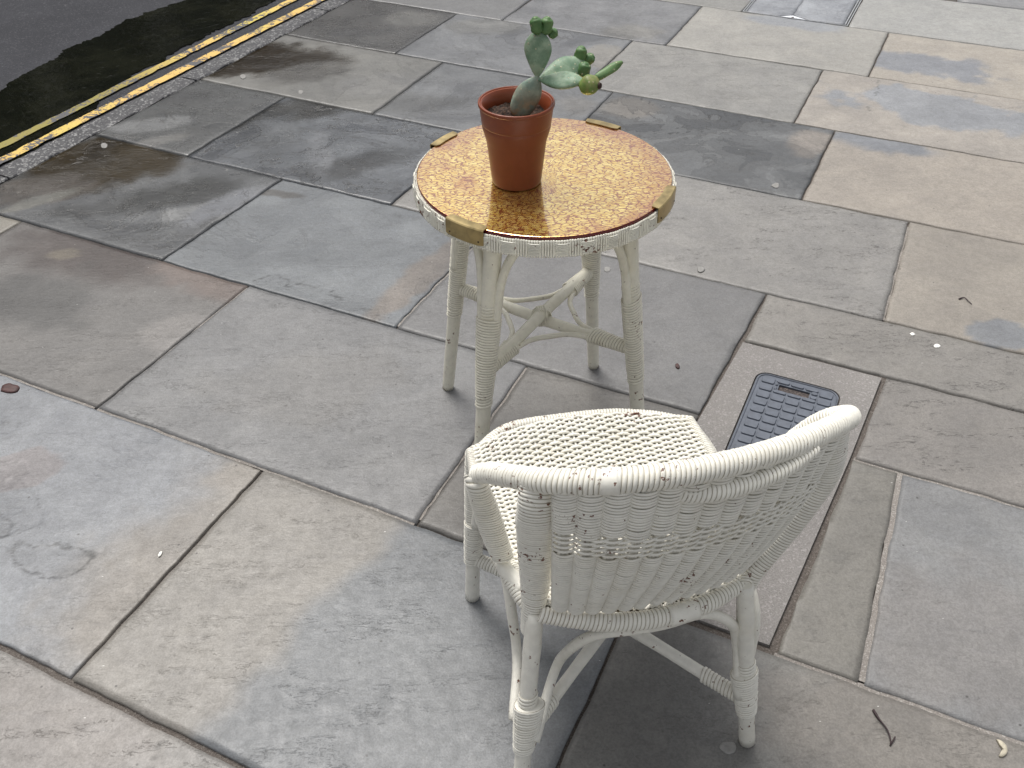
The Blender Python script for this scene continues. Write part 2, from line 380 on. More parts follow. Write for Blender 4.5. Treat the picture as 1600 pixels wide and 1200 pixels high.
def slab(pieces, base, patches=(), flake=0., wet=0., pit=.4, cell=.0175, inset=.0035, z=0., grad=None, tilt=.0015, out=()):
    """pieces: convex polygons in (s,t); patches: (px,py, rx,ry, deg, colour, soft) blobs of other colour over the base;
    grad: (s,t direction point A px, point B px, colour) the stone turns from base to colour between A and B"""
    global nv
    rnd = random.random(); seed = int(rnd*9000); tx, ty = (random.uniform(-tilt, tilt) for _ in (0, 1)); z0 = z+random.uniform(-.0008, .0008)
    cen = np.mean([p for q in pieces for p in q], axis=0)
    for q in pieces:
        q = [np.array(p, float) for p in q]
        ar = sum(q[i][0]*q[(i+1) % len(q)][1]-q[(i+1) % len(q)][0]*q[i][1] for i in range(len(q)))
        if ar < 0: q = q[::-1]
        mn = np.min(q, axis=0); mx = np.max(q, axis=0)
        nx = max(2, int((mx[0]-mn[0])/cell)); ny = max(2, int((mx[1]-mn[1])/cell))
        bm = bmesh.new(); bmesh.ops.create_grid(bm, x_segments=nx, y_segments=ny, size=.5)
        for v in bm.verts: v.co = Vector((mn[0]+(v.co.x+.5)*(mx[0]-mn[0]), mn[1]+(v.co.y+.5)*(mx[1]-mn[1]), 0))
        internal = getattr(slab, 'internal', set())
        for i in range(len(q)):
            a, b = q[i], q[(i+1) % len(q)]; e = b-a; nn = np.array([e[1], -e[0]]); nn /= np.linalg.norm(nn)
            ins = 0 if i in internal and len(pieces) > 1 else inset
            a2 = a-nn*ins
            bmesh.ops.bisect_plane(bm, geom=bm.verts[:]+bm.edges[:]+bm.faces[:], plane_co=(a2[0], a2[1], 0), plane_no=(nn[0], nn[1], 0), clear_outer=True)
        bmesh.ops.dissolve_degenerate(bm, dist=.0004, edges=bm.edges[:])
        # sides: drop the rim
        be = [e for e in bm.edges if e.is_boundary]
        bm.verts.ensure_lookup_table()
        rim = set(v for e in be for v in e.verts)
        r_ = bmesh.ops.extrude_edge_only(bm, edges=be); nvs = [g for g in r_['geom'] if isinstance(g, bmesh.types.BMVert)]
        low = set(nvs)
        bm.verts.ensure_lookup_table(); bm.verts.index_update()
        S = np.array([v.co[:2] for v in bm.verts]); isrim = np.array([v in rim for v in bm.verts]); islow = np.array([v in low for v in bm.verts])
        X = S[:, :1]*E1+S[:, 1:]*E2
        # uneven hand cut edge
        dx = (fbm(X[:, 0]*22, X[:, 1]*22, 3, 3)-.5)*.0075; dy = (fbm(X[:, 0]*22+50, X[:, 1]*22, 4, 3)-.5)*.0075
        X2 = X+np.c_[dx, dy]
        zz = z0+(S[:, 0]-cen[0])*tx+(S[:, 1]-cen[1])*ty+(fbm(X[:, 0]*5+seed, X[:, 1]*5, seed, 4)-.5)*.0035*(1+flake)
        zz = np.where(isrim, zz-.0012, zz); zz = np.where(islow, -.02, zz)
        col = np.tile(pxcol(base, KST), (len(S), 1))
        warp = (fbm(X[:, 0]*6, X[:, 1]*6, seed+5, 5)-.5); fine = (fbm(X[:, 0]*24, X[:, 1]*24, seed+6, 3)-.5)
        if grad:
            A, B_, cc, sharp = grad; A = np.array(P_(*A)); B_ = np.array(P_(*B_)); dd = B_-A; L = np.linalg.norm(dd)
            k = ((S-A)@dd)/L/L+warp*.7+fine*.1; k = np.clip((k-.5)*sharp+.5, 0, 1); k = k*k*(3-2*k); col = col*(1-k[:, None])+pxcol(cc, KST)*k[:, None]
        wv = np.full(len(S), float(wet))
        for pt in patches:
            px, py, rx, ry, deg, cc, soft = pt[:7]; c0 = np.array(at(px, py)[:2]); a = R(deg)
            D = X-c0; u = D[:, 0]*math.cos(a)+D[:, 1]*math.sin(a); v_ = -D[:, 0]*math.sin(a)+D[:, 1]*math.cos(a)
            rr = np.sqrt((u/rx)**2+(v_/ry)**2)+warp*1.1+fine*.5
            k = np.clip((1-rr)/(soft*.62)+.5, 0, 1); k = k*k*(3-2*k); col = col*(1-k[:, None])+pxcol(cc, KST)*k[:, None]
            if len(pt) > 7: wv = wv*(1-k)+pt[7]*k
        for pl, wd_, dk, closed in out:         # thin dark lips of flaked layers
            Q = np.array([at(a, b)[:2] for a, b in pl]); Q = catmull(np.c_[Q, np.zeros(len(Q))], 60)[:, :2]
            Xw = X+np.c_[fbm(X[:, 0]*45, X[:, 1]*45, 31, 3)-.5, fbm(X[:, 0]*45+9, X[:, 1]*45, 32, 3)-.5]*.03
            D = np.sqrt(((Xw[:, None]-Q[None])**2).sum(2)).min(1); wl = wd_*(.5+1.0*vnoise(X[:, 0]*18, X[:, 1]*18, 7))
            k = np.clip(1.5-D/wl, 0, 1)*dk; col = col*(1-k[:, None]*.8)
            if closed:
                ins_ = np.zeros(len(X), bool)
                for i in range(len(Q)):
                    a, b = Q[i], Q[(i+1) % len(Q)]; cr = ((a[1] > Xw[:, 1]) != (b[1] > Xw[:, 1])) & (Xw[:, 0] < (b[0]-a[0])*(Xw[:, 1]-a[1])/(b[1]-a[1]+1e-12)+a[0]); ins_ ^= cr
                col = np.where(ins_[:, None], col*closed, col); zz = np.where(ins_ & ~islow, zz-.0008, zz)
        # worn mottling of the stone itself
        col *= (1+.16*warp[:, None]+.10*fine[:, None])
        F_ = [tuple(nv+v.index for v in f.verts) for f in bm.faces]
        slabV.append(np.c_[X2, zz]); slabF.extend(F_); colL.append(np.c_[col, np.ones(len(S))]); parL.append(np.c_[np.full(len(S), flake), wv, np.full(len(S), pit), np.full(len(S), rnd)])
        nv += len(S); bm.free()
def row(r, j0, j1_, kerb=False):
    """quad between two joints of row r; a joint is s or (s at the lower line, s at the upper line)"""
    f = lambda j: j if isinstance(j, tuple) else (j, j)
    a, b = f(j0), f(j1_); t0, t1 = TL[r], TL[r+1]
    return [(a[0], t0), (b[0], t0), (b[1], t1), (a[1], t1)]
kA = np.array(st((*kp(-50, 0), 0))); kB = np.array(st((*kp(50, 0), 0)))
def ks(t): return kA[0]+(kB[0]-kA[0])*(t-kA[1])/(kB[1]-kA[1])+.003
def kj(r): return (ks(TL[r]), ks(TL[r+1]))
# ---- each stone, colours read off the photograph
slab([row(0, kj(0), -1.9)], (160, 155, 150), inset=.0085); slab([row(0, -1.9, -.75)], (165, 160, 154), [(60, 1150, .25, .15, 20, (170, 161, 154), 1.4)], pit=.5, inset=.0085, out=[([(255, 1155), (247, 1180), (240, 1205)], .002, .6, 0)], cell=.009)
slab([row(0, -.75, .35)], (160, 158, 155), inset=.0085); slab([row(0, .35, 1.6)], (150, 148, 145))
slab([row(1, kj(1), -2.2)], (150, 150, 152)); slab([row(1, -2.2, (-1.207, -1.212))], (160, 165, 174), [(330, 850, .17, .30, -25, (174, 165, 154), 2.2), (255, 960, .2, .16, 30, (174, 164, 152), 2.2), (390, 745, .09, .07, 0, (176, 166, 154), 1.6), (70, 775, .0, .0, 0, (150, 150, 155), .3), (40, 730, .10, .06, 0, (164, 157, 160), .3)], flake=.15, pit=.15, cell=.0055, inset=.0055, out=[([(15, 865), (30, 845), (50, 850), (85, 848), (110, 857), (148, 862), (148, 872), (120, 893), (90, 903), (60, 900), (40, 893), (22, 878), (15, 865)], .0028, .75, .86), ([(-40, 745), (0, 752), (20, 748), (42, 757), (55, 770), (65, 800), (58, 820), (25, 830), (-20, 845)], .0022, .5, .95), ([(-20, 655), (10, 656), (28, 662), (30, 671), (10, 676), (-20, 673)], .0022, .5, .94), ([(-20, 720), (15, 722), (38, 725), (40, 738), (22, 745), (-20, 740)], .002, .4, .95), ([(-20, 795), (0, 800), (18, 815), (8, 835), (-10, 842)], .0025, .55, .9)])
slab([row(1, (-1.207, -1.212), (-.287, -.285))], (170, 163, 153), pit=.3, grad=((470, 890), (590, 950), (139, 144, 150), 3.2))
slab([row(1, (-.287, -.285), 1.05)], (148, 146, 140), [(1020, 1060, .2, .2, 0, (138, 136, 132), 1.), (1500, 1150, .3, .15, 0, (160, 152, 142), 1)], pit=.4)
slab([row(1, 1.05, 2.2)], (150, 148, 142))
slab([row(2, kj(2), (-2.691, -2.673))], (166, 158, 142))
slab([row(2, (-2.691, -2.673), (-1.741, -1.732))], (135, 131, 128), [(150, 395, .34, .17, -25, (98, 84, 80), 1.6), (60, 470, .2, .14, -10, (105, 103, 102), 1.1), (100, 397, .045, .03, 0, (132, 118, 98), .6), (330, 430, .2, .1, -25, (142, 122, 112), 1.0), (280, 520, .1, .08, 0, (158, 152, 148), .9)], pit=.3)
slab([row(2, (-1.741, -1.732), (-.795, -.802))], (146, 146, 148), [(480, 600, .25, .15, 0, (150, 148, 147), 1)], pit=.35)
slab([row(2, (-.795, -.802), (-.366, -.322))], (138, 133, 127), pit=.45)
slab([row(2, (.008, .056), (.174, .169))], (150, 145, 135), pit=.35, inset=.006)
slab([row(2, (.174, .169), 1.25)], (156, 157, 159), [(1520, 1000, .25, .2, 0, (158, 154, 152), 1)], pit=.3, inset=.006); slab([row(2, 1.25, 2.3)], (158, 154, 148))
slab([row(3, kj(3), (-2.074, -2.049))], (124, 127, 131), [(165, 245, .30, .24, 20, (84, 68, 32), 1.0, .95), (40, 300, .2, .11, 10, (128, 118, 108), .9), (55, 315, .12, .035, 35, (160, 158, 148), .7), (270, 305, .24, .10, 20, (78, 80, 80), 1.3), (120, 330, .12, .05, 0, (96, 98, 100), 1.3), (270, 335, .15, .05, 15, (168, 170, 172), 1.), (350, 320, .05, .18, -40, (158, 162, 172), .8)], flake=.55, wet=.5, pit=.5)  # brown kerb patch: damp stain with the dark mirrored street painted into its colour
slab([row(3, (-2.074, -2.049), (-1.217, -1.213))], (142, 149, 156), [(650, 440, .05, .3, -30, (158, 146, 136), .8), (420, 300, .16, .03, -15, (112, 110, 108), .6)], flake=.3, wet=.15, pit=.25, cell=.0075, out=[([(396, 440), (425, 430), (450, 440), (446, 448), (470, 443), (490, 450), (510, 455), (530, 470)], .003, .9, 0), ([(560, 483), (575, 481), (587, 490), (600, 496)], .0025, .5, 0), ([(405, 438), (412, 437)], .003, .5, 0)])
slab([row(3, (-1.217, -1.213), (-.323, -.293))], (142, 141, 142), pit=.3)
MX = [P_(1168, 535), P_(1383, 588), (.061, 1.799), (.008, 1.184), (-.366, 1.176), (-.327, 1.798)]
mtl, mtr = P_(1168, 535), P_(1383, 588)
slab.internal = {0, 1, 2, 3}
slab([[(-.293+.0, 2.409), (mtl[0]-.0005, mtl[1]), (1.35, mtl[1]), (1.35, 2.409)]], (163, 157, 149)) if False else None
slab.internal = set()
# the long stone round the head of the cover surround, in three convex pieces that butt
def slab_multi(pieces, internals, *a, **k):
    pass
tt = (mtl[1]+mtr[1])/2+.004
SEED3 = dict(pit=.9)
state = random.getstate()
slab([[(-.2935, 2.409), (-.297, tt), (1.35, tt), (1.35, 2.409)]], (163, 157, 149), inset=.003, **SEED3)
slab([[(.086, tt-.0055), (.062, 1.798), (1.35, 1.798), (1.35, tt-.0055)]], (162, 155, 148), inset=.0025, pit=.9)
slab([row(3, 1.35, 2.4)], (160, 156, 150))
slab([row(4, kj(4), (-2.486, -2.475))], (120, 122, 123), [(240, 195, .15, .06, 20, (164, 166, 168), .9), (290, 150, .18, .08, 10, (105, 106, 108), 1.), (210, 230, .2, .04, 30, (160, 158, 154), .9)], flake=.5, wet=.55)
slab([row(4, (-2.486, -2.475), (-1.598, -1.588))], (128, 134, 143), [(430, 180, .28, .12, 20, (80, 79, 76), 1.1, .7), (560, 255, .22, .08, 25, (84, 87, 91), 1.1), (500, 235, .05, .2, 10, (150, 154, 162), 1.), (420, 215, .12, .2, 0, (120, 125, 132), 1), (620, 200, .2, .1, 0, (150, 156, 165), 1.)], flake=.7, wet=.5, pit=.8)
slab([row(4, (-1.598, -1.588), (.043, .041))], (168, 164, 159), pit=.95)
slab([row(4, (.043, .041), 1.2)], (184, 172, 156), [(1575, 523, .09, .06, 0, (152, 156, 163), .12)], pit=.1)
slab([row(4, 1.2, 2.3)], (172, 162, 150))
slab([row(5, kj(5), (-2.052, -2.053))], (157, 155, 149), [(380, 95, .40, .21, 12, (70, 54, 24), .9, 1.), (470, 115, .18, .10, 20, (120, 116, 110), 1.2, .6), (600, 130, .2, .1, 20, (164, 162, 158), 1.)], flake=.3, wet=.3, pit=.2)  # large brown patch: wet stain, its dark reflection painted in as colour
slab([row(5, (-2.052, -2.053), (-1.243, -1.233))], (140, 143, 148), [(640, 160, .2, .1, 0, (124, 126, 128), 1.), (900, 165, .1, .1, 0, (152, 149, 146), 1.)], flake=.4, wet=.2, pit=.4)
slab([row(5, (-1.243, -1.233), (-.316, -.312))], (130, 133, 136), [(985, 170, .1, .1, 0, (158, 150, 140), .9), (1265, 225, .09, .13, -25, (172, 160, 148), .6)], flake=1., pit=.6)
slab([row(5, (-.316, -.312), .95)], (194, 180, 163), [(1365, 222, .24, .075, -25, (148, 153, 163), .9)], pit=.08)
slab([row(5, .95, 2.3)], (176, 164, 150))
slab([row(6, kj(6), (-2.308, -2.297))], (110, 108, 107), [(640, 30, .15, .1, 0, (140, 138, 134), 1.), (560, 50, .15, .06, 0, (100, 99, 100), 1)], flake=.35, wet=.55)
slab([row(6, (-2.308, -2.297), (-1.37, -1.36))], (146, 149, 155), [(940, 90, .12, .16, 0, (165, 160, 152), .4), (760, 40, .2, .1, 0, (152, 152, 150), 1)], flake=.55, wet=.1)
slab([row(6, (-1.37, -1.36), (-.473, -.471))], (174, 171, 165), pit=.6, flake=.15)
slab([row(6, (-.473, -.471), .9)], (199, 187, 173), [(1500, 178, .46, .17, -25, (172, 176, 184), .5), (1390, 150, .12, .12, 0, (178, 182, 190), .5)], pit=.08, flake=.1, cell=.0075, out=[([(1371, 125), (1373, 140), (1361, 155), (1352, 165), (1362, 174)], .0025, .7, 0), ([(1488, 155), (1510, 158), (1560, 168), (1597, 170)], .0022, .6, 0)])
slab([row(6, .9, 2.3)], (180, 172, 160))
slab([row(7, kj(7), (-2.05, -2.05))], (148, 148, 150), wet=.3) 
slab([row(7, (-2.053, -2.039), (-1.199, -1.198))], (150, 151, 156), [(1000, 50, .15, .1, 0, (158, 155, 150), 1)], flake=.4)
slab([row(7, (-1.199, -1.198), (-.278, -.273))], (192, 187, 177), [(1240, 35, .25, .08, -25, (176, 180, 188), .8)], pit=.15)
slab([row(7, (-.278, -.273), .8)], (203, 190, 172), [(1455, 102, .30, .15, -20, (158, 162, 172), .45)], pit=.08)
slab([row(7, .8, 2.3)], (186, 176, 162))
slab([row(8, kj(8), -1.95)], (150, 150, 152)); slab([row(8, -1.95, (-.992, -.984))], (168, 166, 160))
slab([row(8, -.468, .45)], (196, 195, 190), pit=.2); slab([row(8, .45, 1.6)], (184, 178, 168))
cs = [(186, 178, 166), (172, 172, 172), (180, 170, 155), (165, 166, 170)]
TT = TL[9:]+[TL[9]+.61*(i+1) for i in range(8)]
for i in range(len(TT)-1):
    t0, t1 = TT[i], TT[i+1]; TL2 = (t0, t1)
    js = [-1.2, -.02, .9, 1.8] if i == 0 else sorted(random.uniform(-.2, .2)+k*.95-2.1 for k in range(6))
    js = [j for j in js if j > ks(t0)+.2]; js = [(ks(t0), ks(t1))]+[(j, j) for j in js]
    for a, b in zip(js[:-1], js[1:]): slab([[(a[0], t0), (b[0], t0), (b[1], t1), (a[1], t1)]], random.choice(cs), cell=.06)
for r_ in range(-6, 0):      # stones behind the camera and to its right
    t1 = -.078+.61*(r_+1); t0 = t1-.61
    js = [ks(t0)]+[k*.95-2+random.uniform(-.2, .2) for k in range(6)]
    for a, b in zip(js[:-1], js[1:]): slab([[(a, t0), (b, t0), (b, t1), (a, t1)]], random.choice(cs), cell=.15)
for r_ in range(0, 9):
    s0 = [1.6, 2.2, 2.3, 2.4, 2.3, 2.3, 2.3, 2.3, 1.6][r_]
    for k in range(3): slab([[(s0+k*.95, TL[r_]), (s0+k*.95+.95, TL[r_]), (s0+k*.95+.95, TL[r_+1]), (s0+k*.95, TL[r_+1])]], random.choice(cs), cell=.15)
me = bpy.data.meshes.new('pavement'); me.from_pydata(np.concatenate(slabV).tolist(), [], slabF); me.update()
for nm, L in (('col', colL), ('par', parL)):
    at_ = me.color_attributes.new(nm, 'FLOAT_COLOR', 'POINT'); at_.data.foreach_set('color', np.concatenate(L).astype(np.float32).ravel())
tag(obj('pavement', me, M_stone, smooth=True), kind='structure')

# pale mortar that fills some joints up to the stones
def strip(mb, a, b, wd, z=-.002, n=30, seed=1):
    a = np.array(a); b = np.array(b); e = (b-a)/np.linalg.norm(b-a); nn = np.array([-e[1], e[0]]); v = []; f = []
    for k in range(n+1):
        q = a+(b-a)*k/n; w1 = wd*(.4+.35*vnoise(np.array([k*.9]), np.array([1.]), seed)[0]); w2 = wd*(.4+.35*vnoise(np.array([k*.9]), np.array([7.]), seed)[0])
        zz = z-.0025*vnoise(np.array([k*.6]), np.array([3.]), seed+4)[0]
        for s_ in (-w1, w2):
            x, y = xy(*(q+nn*s_)); v.append((x, y, zz))
    for k in range(n): f.append((2*k, 2*k+2, 2*k+3, 2*k+1) if False else (2*k+1, 2*k+3, 2*k+2, 2*k))
    mb.add(v, f)
mb = MB()
strip(mb, (.175, 1.186), (.171, 1.79), .014); strip(mb, (.06, 1.799), (1.3, 1.799), .013, seed=3); strip(mb, (.01, 1.175), (1.2, 1.175), .012, seed=5)
strip(mb, (-1.74, 1.176), (-.80, 1.176), .013, z=-.0015, seed=8); strip(mb, (-.80, 1.19), (-.803, 1.79), .010, seed=9); strip(mb, (-2.6, 1.175), (-1.75, 1.176), .009, seed=10)
strip(mb, (-1.735, 1.19), (-1.733, 1.79), .006, seed=11); strip(mb, (-1.216, 1.81), (-1.214, 2.4), .008, seed=12); strip(mb, (.042, 2.42), (.041, 3.0), .006, seed=13, z=-.004)
me = mb.mesh('x'); bm = bmesh.new(); bm.from_mesh(me); bmesh.ops.recalc_face_normals(bm, faces=bm.faces)
for f in bm.faces:
    if f.normal.z < 0: f.normal_flip()
tag(obj('joint_mortar', bm, M_mortar2), kind='structure')

# ------------------------------------------------------------------ concrete surround and ribbed plastic lid
CS0, CS1, CT0, CT1 = -.226, -.012, 1.60, 2.034
def prism(mb, poly, z0, z1):
    n = len(poly); ar = sum(poly[i][0]*poly[(i+1) % n][1]-poly[(i+1) % n][0]*poly[i][1] for i in range(n))
    if ar < 0: poly = poly[::-1]
    v = [(*xy(*p), z1) for p in poly]+[(*xy(*p), z0) for p in poly]
    f = [tuple(range(n)), tuple(range(2*n-1, n-1, -1))]+[(i+n, (i+1) % n+n, (i+1) % n, i) for i in range(n)]
    mb.add(v, f)
def rrect(s0, s1, t0, t1, r_, n=6):
    out = []
    for cx, cy, a0 in ((s1-r_, t0+r_, -90), (s1-r_, t1-r_, 0), (s0+r_, t1-r_, 90), (s0+r_, t0+r_, 180)):
        for k in range(n+1): a = R(a0+90*k/n); out.append((cx+r_*math.cos(a), cy+r_*math.sin(a)))
    return out
# surround: outline ring around a rounded opening
g = .010
outer = [(-.2975, tt-.010), (.076, tt-.012), (.052, 1.799), (-.004, 1.190), (-.353, 1.190), (-.318, 1.799)]
inner = rrect(CS0-.004, CS1+.004, CT0-.004, CT1+.004, .034)
bm = bmesh.new()
ov = [bm.verts.new((*xy(*p), 0)) for p in outer]; iv = [bm.verts.new((*xy(*p), 0)) for p in inner]
es = [bm.edges.new((ov[i], ov[(i+1) % len(ov)])) for i in range(len(ov))]+[bm.edges.new((iv[i], iv[(i+1) % len(iv)])) for i in range(len(iv))]
bmesh.ops.triangle_fill(bm, edges=es, use_beauty=True); bmesh.ops.recalc_face_normals(bm, faces=bm.faces)
if sum(f.normal.z for f in bm.faces) < 0: bmesh.ops.reverse_faces(bm, faces=bm.faces)
ex = bmesh.ops.extrude_face_region(bm, geom=bm.faces[:])
bmesh.ops.translate(bm, vec=(0, 0, -.03), verts=[g_ for g_ in ex['geom'] if isinstance(g_, bmesh.types.BMVert)]); bmesh.ops.recalc_face_normals(bm, faces=bm.faces)
tag(obj('concrete_surround', bm, M_conc, smooth=False), kind='structure')
M_lid = simple('slate_blue_plastic', (.095, .108, .135), .5, .12, 60)
M_hole = grit_mat('debris_in_slot', (.03, .024, .022), (.10, .08, .075), 300, .8, (.25, .2, .18), .8)
cx_, cy_ = xy((CS0+CS1)/2, (CT0+CT1)/2)
lid = empty('utility_cover', (cx_, cy_, 0), 'slate blue plastic access cover with raised square pads and a slot, beside the chair', 'utility cover')
sl0, sl1, sb0, sb1 = CS0+.062, CS0+.142, 1.976, 2.001      # finger slot
mb = MB()
op = rrect(CS0, CS1, CT0, CT1, .03); 
bm = bmesh.new(); ov = [bm.verts.new((*xy(*p), -.0005)) for p in op]; iv = [bm.verts.new((*xy(*p), -.0005)) for p in ((sl0, sb0), (sl1, sb0), (sl1, sb1), (sl0, sb1))]
es = [bm.edges.new((q[i], q[(i+1) % len(q)])) for q in (ov, iv) for i in range(len(q))]
bmesh.ops.triangle_fill(bm, edges=es, use_beauty=True); bmesh.ops.recalc_face_normals(bm, faces=bm.faces)
if sum(f.normal.z for f in bm.faces) < 0: bmesh.ops.reverse_faces(bm, faces=bm.faces)
ex = bmesh.ops.extrude_face_region(bm, geom=bm.faces[:])
bmesh.ops.translate(bm, vec=(0, 0, -.014), verts=[g_ for g_ in ex['geom'] if isinstance(g_, bmesh.types.BMVert)]); bmesh.ops.recalc_face_normals(bm, faces=bm.faces)
obj('lid', bm, M_lid, lid, False)
mb = MB()
nc, nr = 5, 13; m0 = .013; pw = (CS1-CS0-2*m0)/nc; ph = (CT1-CT0-2*m0)/nr
for i in range(nc):
    for k in range(nr):
        a0 = CS0+m0+i*pw+.0017; a1 = a0+pw-.0034; b1 = CT1-m0-k*ph-.0017; b0 = b1-ph+.0034
        rects = [(a0, a1, b0, b1)]
        if a1 > sl0-.003 and a0 < sl1+.003 and b1 > sb0-.003 and b0 < sb1+.003:
            rects = [r_ for r_ in ((a0, a1, sb1+.003, b1), (a0, a1, b0, sb0-.003), (a0, sl0-.003, max(b0, sb0-.003), min(b1, sb1+.003)) if a0 < sl0-.006 else (0, 0, 0, 0), (sl1+.003, a1, max(b0, sb0-.003), min(b1, sb1+.003)) if a1 > sl1+.006 else (0, 0, 0, 0)) if r_[1]-r_[0] > .003 and r_[3]-r_[2] > .003]
        for a, b, c_, d_ in rects:
            rr = min(.006, (b-a)*.4, (d_-c_)*.4); top = rrect(a+.0012, b-.0012, c_+.0012, d_-.0012, rr*.8, 3); bot = rrect(a, b, c_, d_, rr, 3); n_ = len(top)
            v = [(*xy(*p), .0034) for p in top]+[(*xy(*p), -.0006) for p in bot]
            mb.add(v, [tuple(range(n_))]+[(q+n_, (q+1) % n_+n_, (q+1) % n_, q) for q in range(n_)])
mb.build('raised_pads', M_lid, lid, False)
mb = MB(); rim = rrect(CS0+.0045, CS1-.0045, CT0+.0045, CT1-.0045, .027)
Pr = np.array([(*xy(*p), .0008) for p in rim+rim[:1]]); sweep(mb, Pr, .0014, seg=6); mb.build('edge_rib', M_lid, lid)
mb = MB(); prism(mb, [(sl0-.004, sb0-.004), (sl1+.004, sb0-.004), (sl1+.004, sb1+.004), (sl0-.004, sb1+.004)], -.013, -.006)
mb.build('slot_debris', M_hole, lid, False)
mb = MB(); prism(mb, [(CS0-.01, CT0-.01), (CS1+.01, CT0-.01), (CS1+.01, CT1+.01), (CS0-.01, CT1+.01)], -.03, -.0145); mb.build('chamber_rim', M_mortar, lid, False)

# ------------------------------------------------------------------ recessed inspection cover at the far side
M_steel = simple('galvanised_frame', (.45, .46, .47), .35, .15, 50, metallic=.8)
a0, a1, b0, b1 = -.990, -.470, 4.862, 5.462
tray = empty('inspection_cover', (*xy((a0+a1)/2, (b0+b1)/2), 0), 'metal framed inspection cover filled with pale stone, small white triangular plate at its edge', 'inspection cover')
mb = MB()
for (p0, p1, q0, q1) in ((a0, a1, b0, b0+.005), (a0, a1, b1-.005, b1), (a0, a0+.005, b0+.005, b1-.005), (a1-.005, a1, b0+.005, b1-.005), (a1-.017, a1-.011, b0+.012, b1-.012), (a0+.011, a0+.016, b0+.012, b1-.012)): prism(mb, [(p0, q0), (p1, q0), (p1, q1), (p0, q1)], -.02, .0012)
mb.build('frame', M_steel, tray, False)
slabV, slabF, colL, parL, nv = [], [], [], [], 0
tc = a0+.245
slab([[(a0+.018, b0+.014), (tc-.07, b0+.012), (tc, b0+.055), (tc, b1-.014), (a0+.018, b1-.014)]], (184, 190, 202), inset=.0005, flake=.3)
slab([[(tc, b0+.055), (tc+.09, b0+.012), (a1-.020, b0+.014), (a1-.020, b1-.014), (tc, b1-.014)]], (184, 190, 202), inset=.0005, flake=.3)
me = bpy.data.meshes.new('stone_infill'); me.from_pydata(np.concatenate(slabV).tolist(), [], slabF); me.update()
for nm, L in (('col', colL), ('par', parL)):
    at_ = me.color_attributes.new(nm, 'FLOAT_COLOR', 'POINT'); at_.data.foreach_set('color', np.concatenate(L).astype(np.float32).ravel())
obj('stone_infill', me, M_stone, tray)
M_plate = simple('pale_plate', (.66, .68, .72), .5, .05)
mb = MB(); prism(mb, [(tc-.062, b0+.007), (tc+.08, b0+.007), (tc, b0+.047)], -.012, -.001); pl = mb.build('lifting_plate', M_plate, tray, False)
mb = MB(); x, y = xy(tc+.005, b0+.018); lathe(mb, [(.007, -.0008), (.007, -.0002), (.001, -.0002)], (x, y), 16); mb.build('keyhole', M_mortar, pl)

# ------------------------------------------------------------------ road markings and gutter water
def yellow_mat(nm='worn_yellow_paint', grime=0.):
    t = NT(nm); p = t.pos(); n1 = t.noise(p, 9, 6, .75, .4); n2 = t.noise(p, 90, 3, .6); n3 = t.noise(p, 1.3, 2)
    k = t.math('ADD', t.math('MULTIPLY', n1, .75), t.math('MULTIPLY', n2, .32)); c = t.mix(t.ramp(n3, .4, .6), (.62, .42, .12), (.55, .46, .09))
    sy = t.n('ShaderNodeSeparateXYZ'); t.l(p, sy.inputs[0]); g_ = t.ramp(t.math('ADD', sy.outputs[1], t.math('MULTIPLY', n1, .5)), 4.3, 4.9, grime, 0)
    c = t.mix(g_, c, (.20, .18, .035))
    c = t.mix(t.ramp(k, .50, .62), c, t.mix(1, c, (.9, .62, .5), 'MULTIPLY'))
    c = t.mix(t.ramp(k, .548, .565), c, (.075, .075, .08))
    return t.set(Base_Color=c, Roughness=t.math('MULTIPLY_ADD', n2, .3, .35), Normal=t.bump(k, .4, .002))
M_yel = yellow_mat(); M_yel2 = yellow_mat('grimy_yellow_paint', .9)
def line_mesh(name, A, B_, wd, z, seed):
    A = np.array(A[:2]); B_ = np.array(B_[:2]); e = (B_-A)/np.linalg.norm(B_-A); A = A-e*3; B_ = B_+e*6; nn = np.array([-e[1], e[0]]); n_ = 500; v = []; f = []
    for k in range(n_+1):
        q = A+(B_-A)*k/n_
        for i, s_ in enumerate((-1, 1)):
            w_ = wd/2*(1-.35*max(0, fbm(np.array([k*.35]), np.array([i*9.]), seed, 4)[0]-.45)*2.2); qq = q+nn*s_*w_; v.append((*qq, z))
    for k in range(n_): f.append((2*k, 2*k+2, 2*k+3, 2*k+1))
    bm = bmesh.new(); me_ = bpy.data.meshes.new('t'); me_.from_pydata(v, [], f); bm.from_mesh(me_); bmesh.ops.recalc_face_normals(bm, faces=bm.faces)
    if bm.faces[:][0].normal.z < 0: bmesh.ops.reverse_faces(bm, faces=bm.faces)
    return tag(obj(name, bm, M_yel2 if seed == 3 else M_yel, smooth=False), kind='structure')
line_mesh('yellow_line', at(0, 228.5, -.092), at(400, 28, -.092), .050, -.092, 3)
line_mesh('yellow_line', at(0, 251.5, -.0915), at(400, 50, -.0915), .054, -.0915, 8)
t = NT('gutter_water'); p = t.pos(); wn_ = t.noise(p, 22, 4, .6, .5)
M_water = t.set(Base_Color=t.mix(t.ramp(t.noise(t.pos((1, 1, 1)), 5, 4, .65), .4, .65), (.004, .005, .003), (.009, .010, .006)), Roughness=.035, IOR=1.33, Normal=t.bump(wn_, .35, .008))
def along(pts):
    q = np.array([at(*p, -.1)[:2] for p in pts])-ki[0]; a = q@kd; b = q@kn; o = np.argsort(a); return a[o], b[o]
oa, ob = along([(-500, 380), (-200, 230), (-60, 170), (0, 143), (60, 105), (100, 82), (140, 62), (215, 28), (290, 0), (400, -40), (520, -70)])
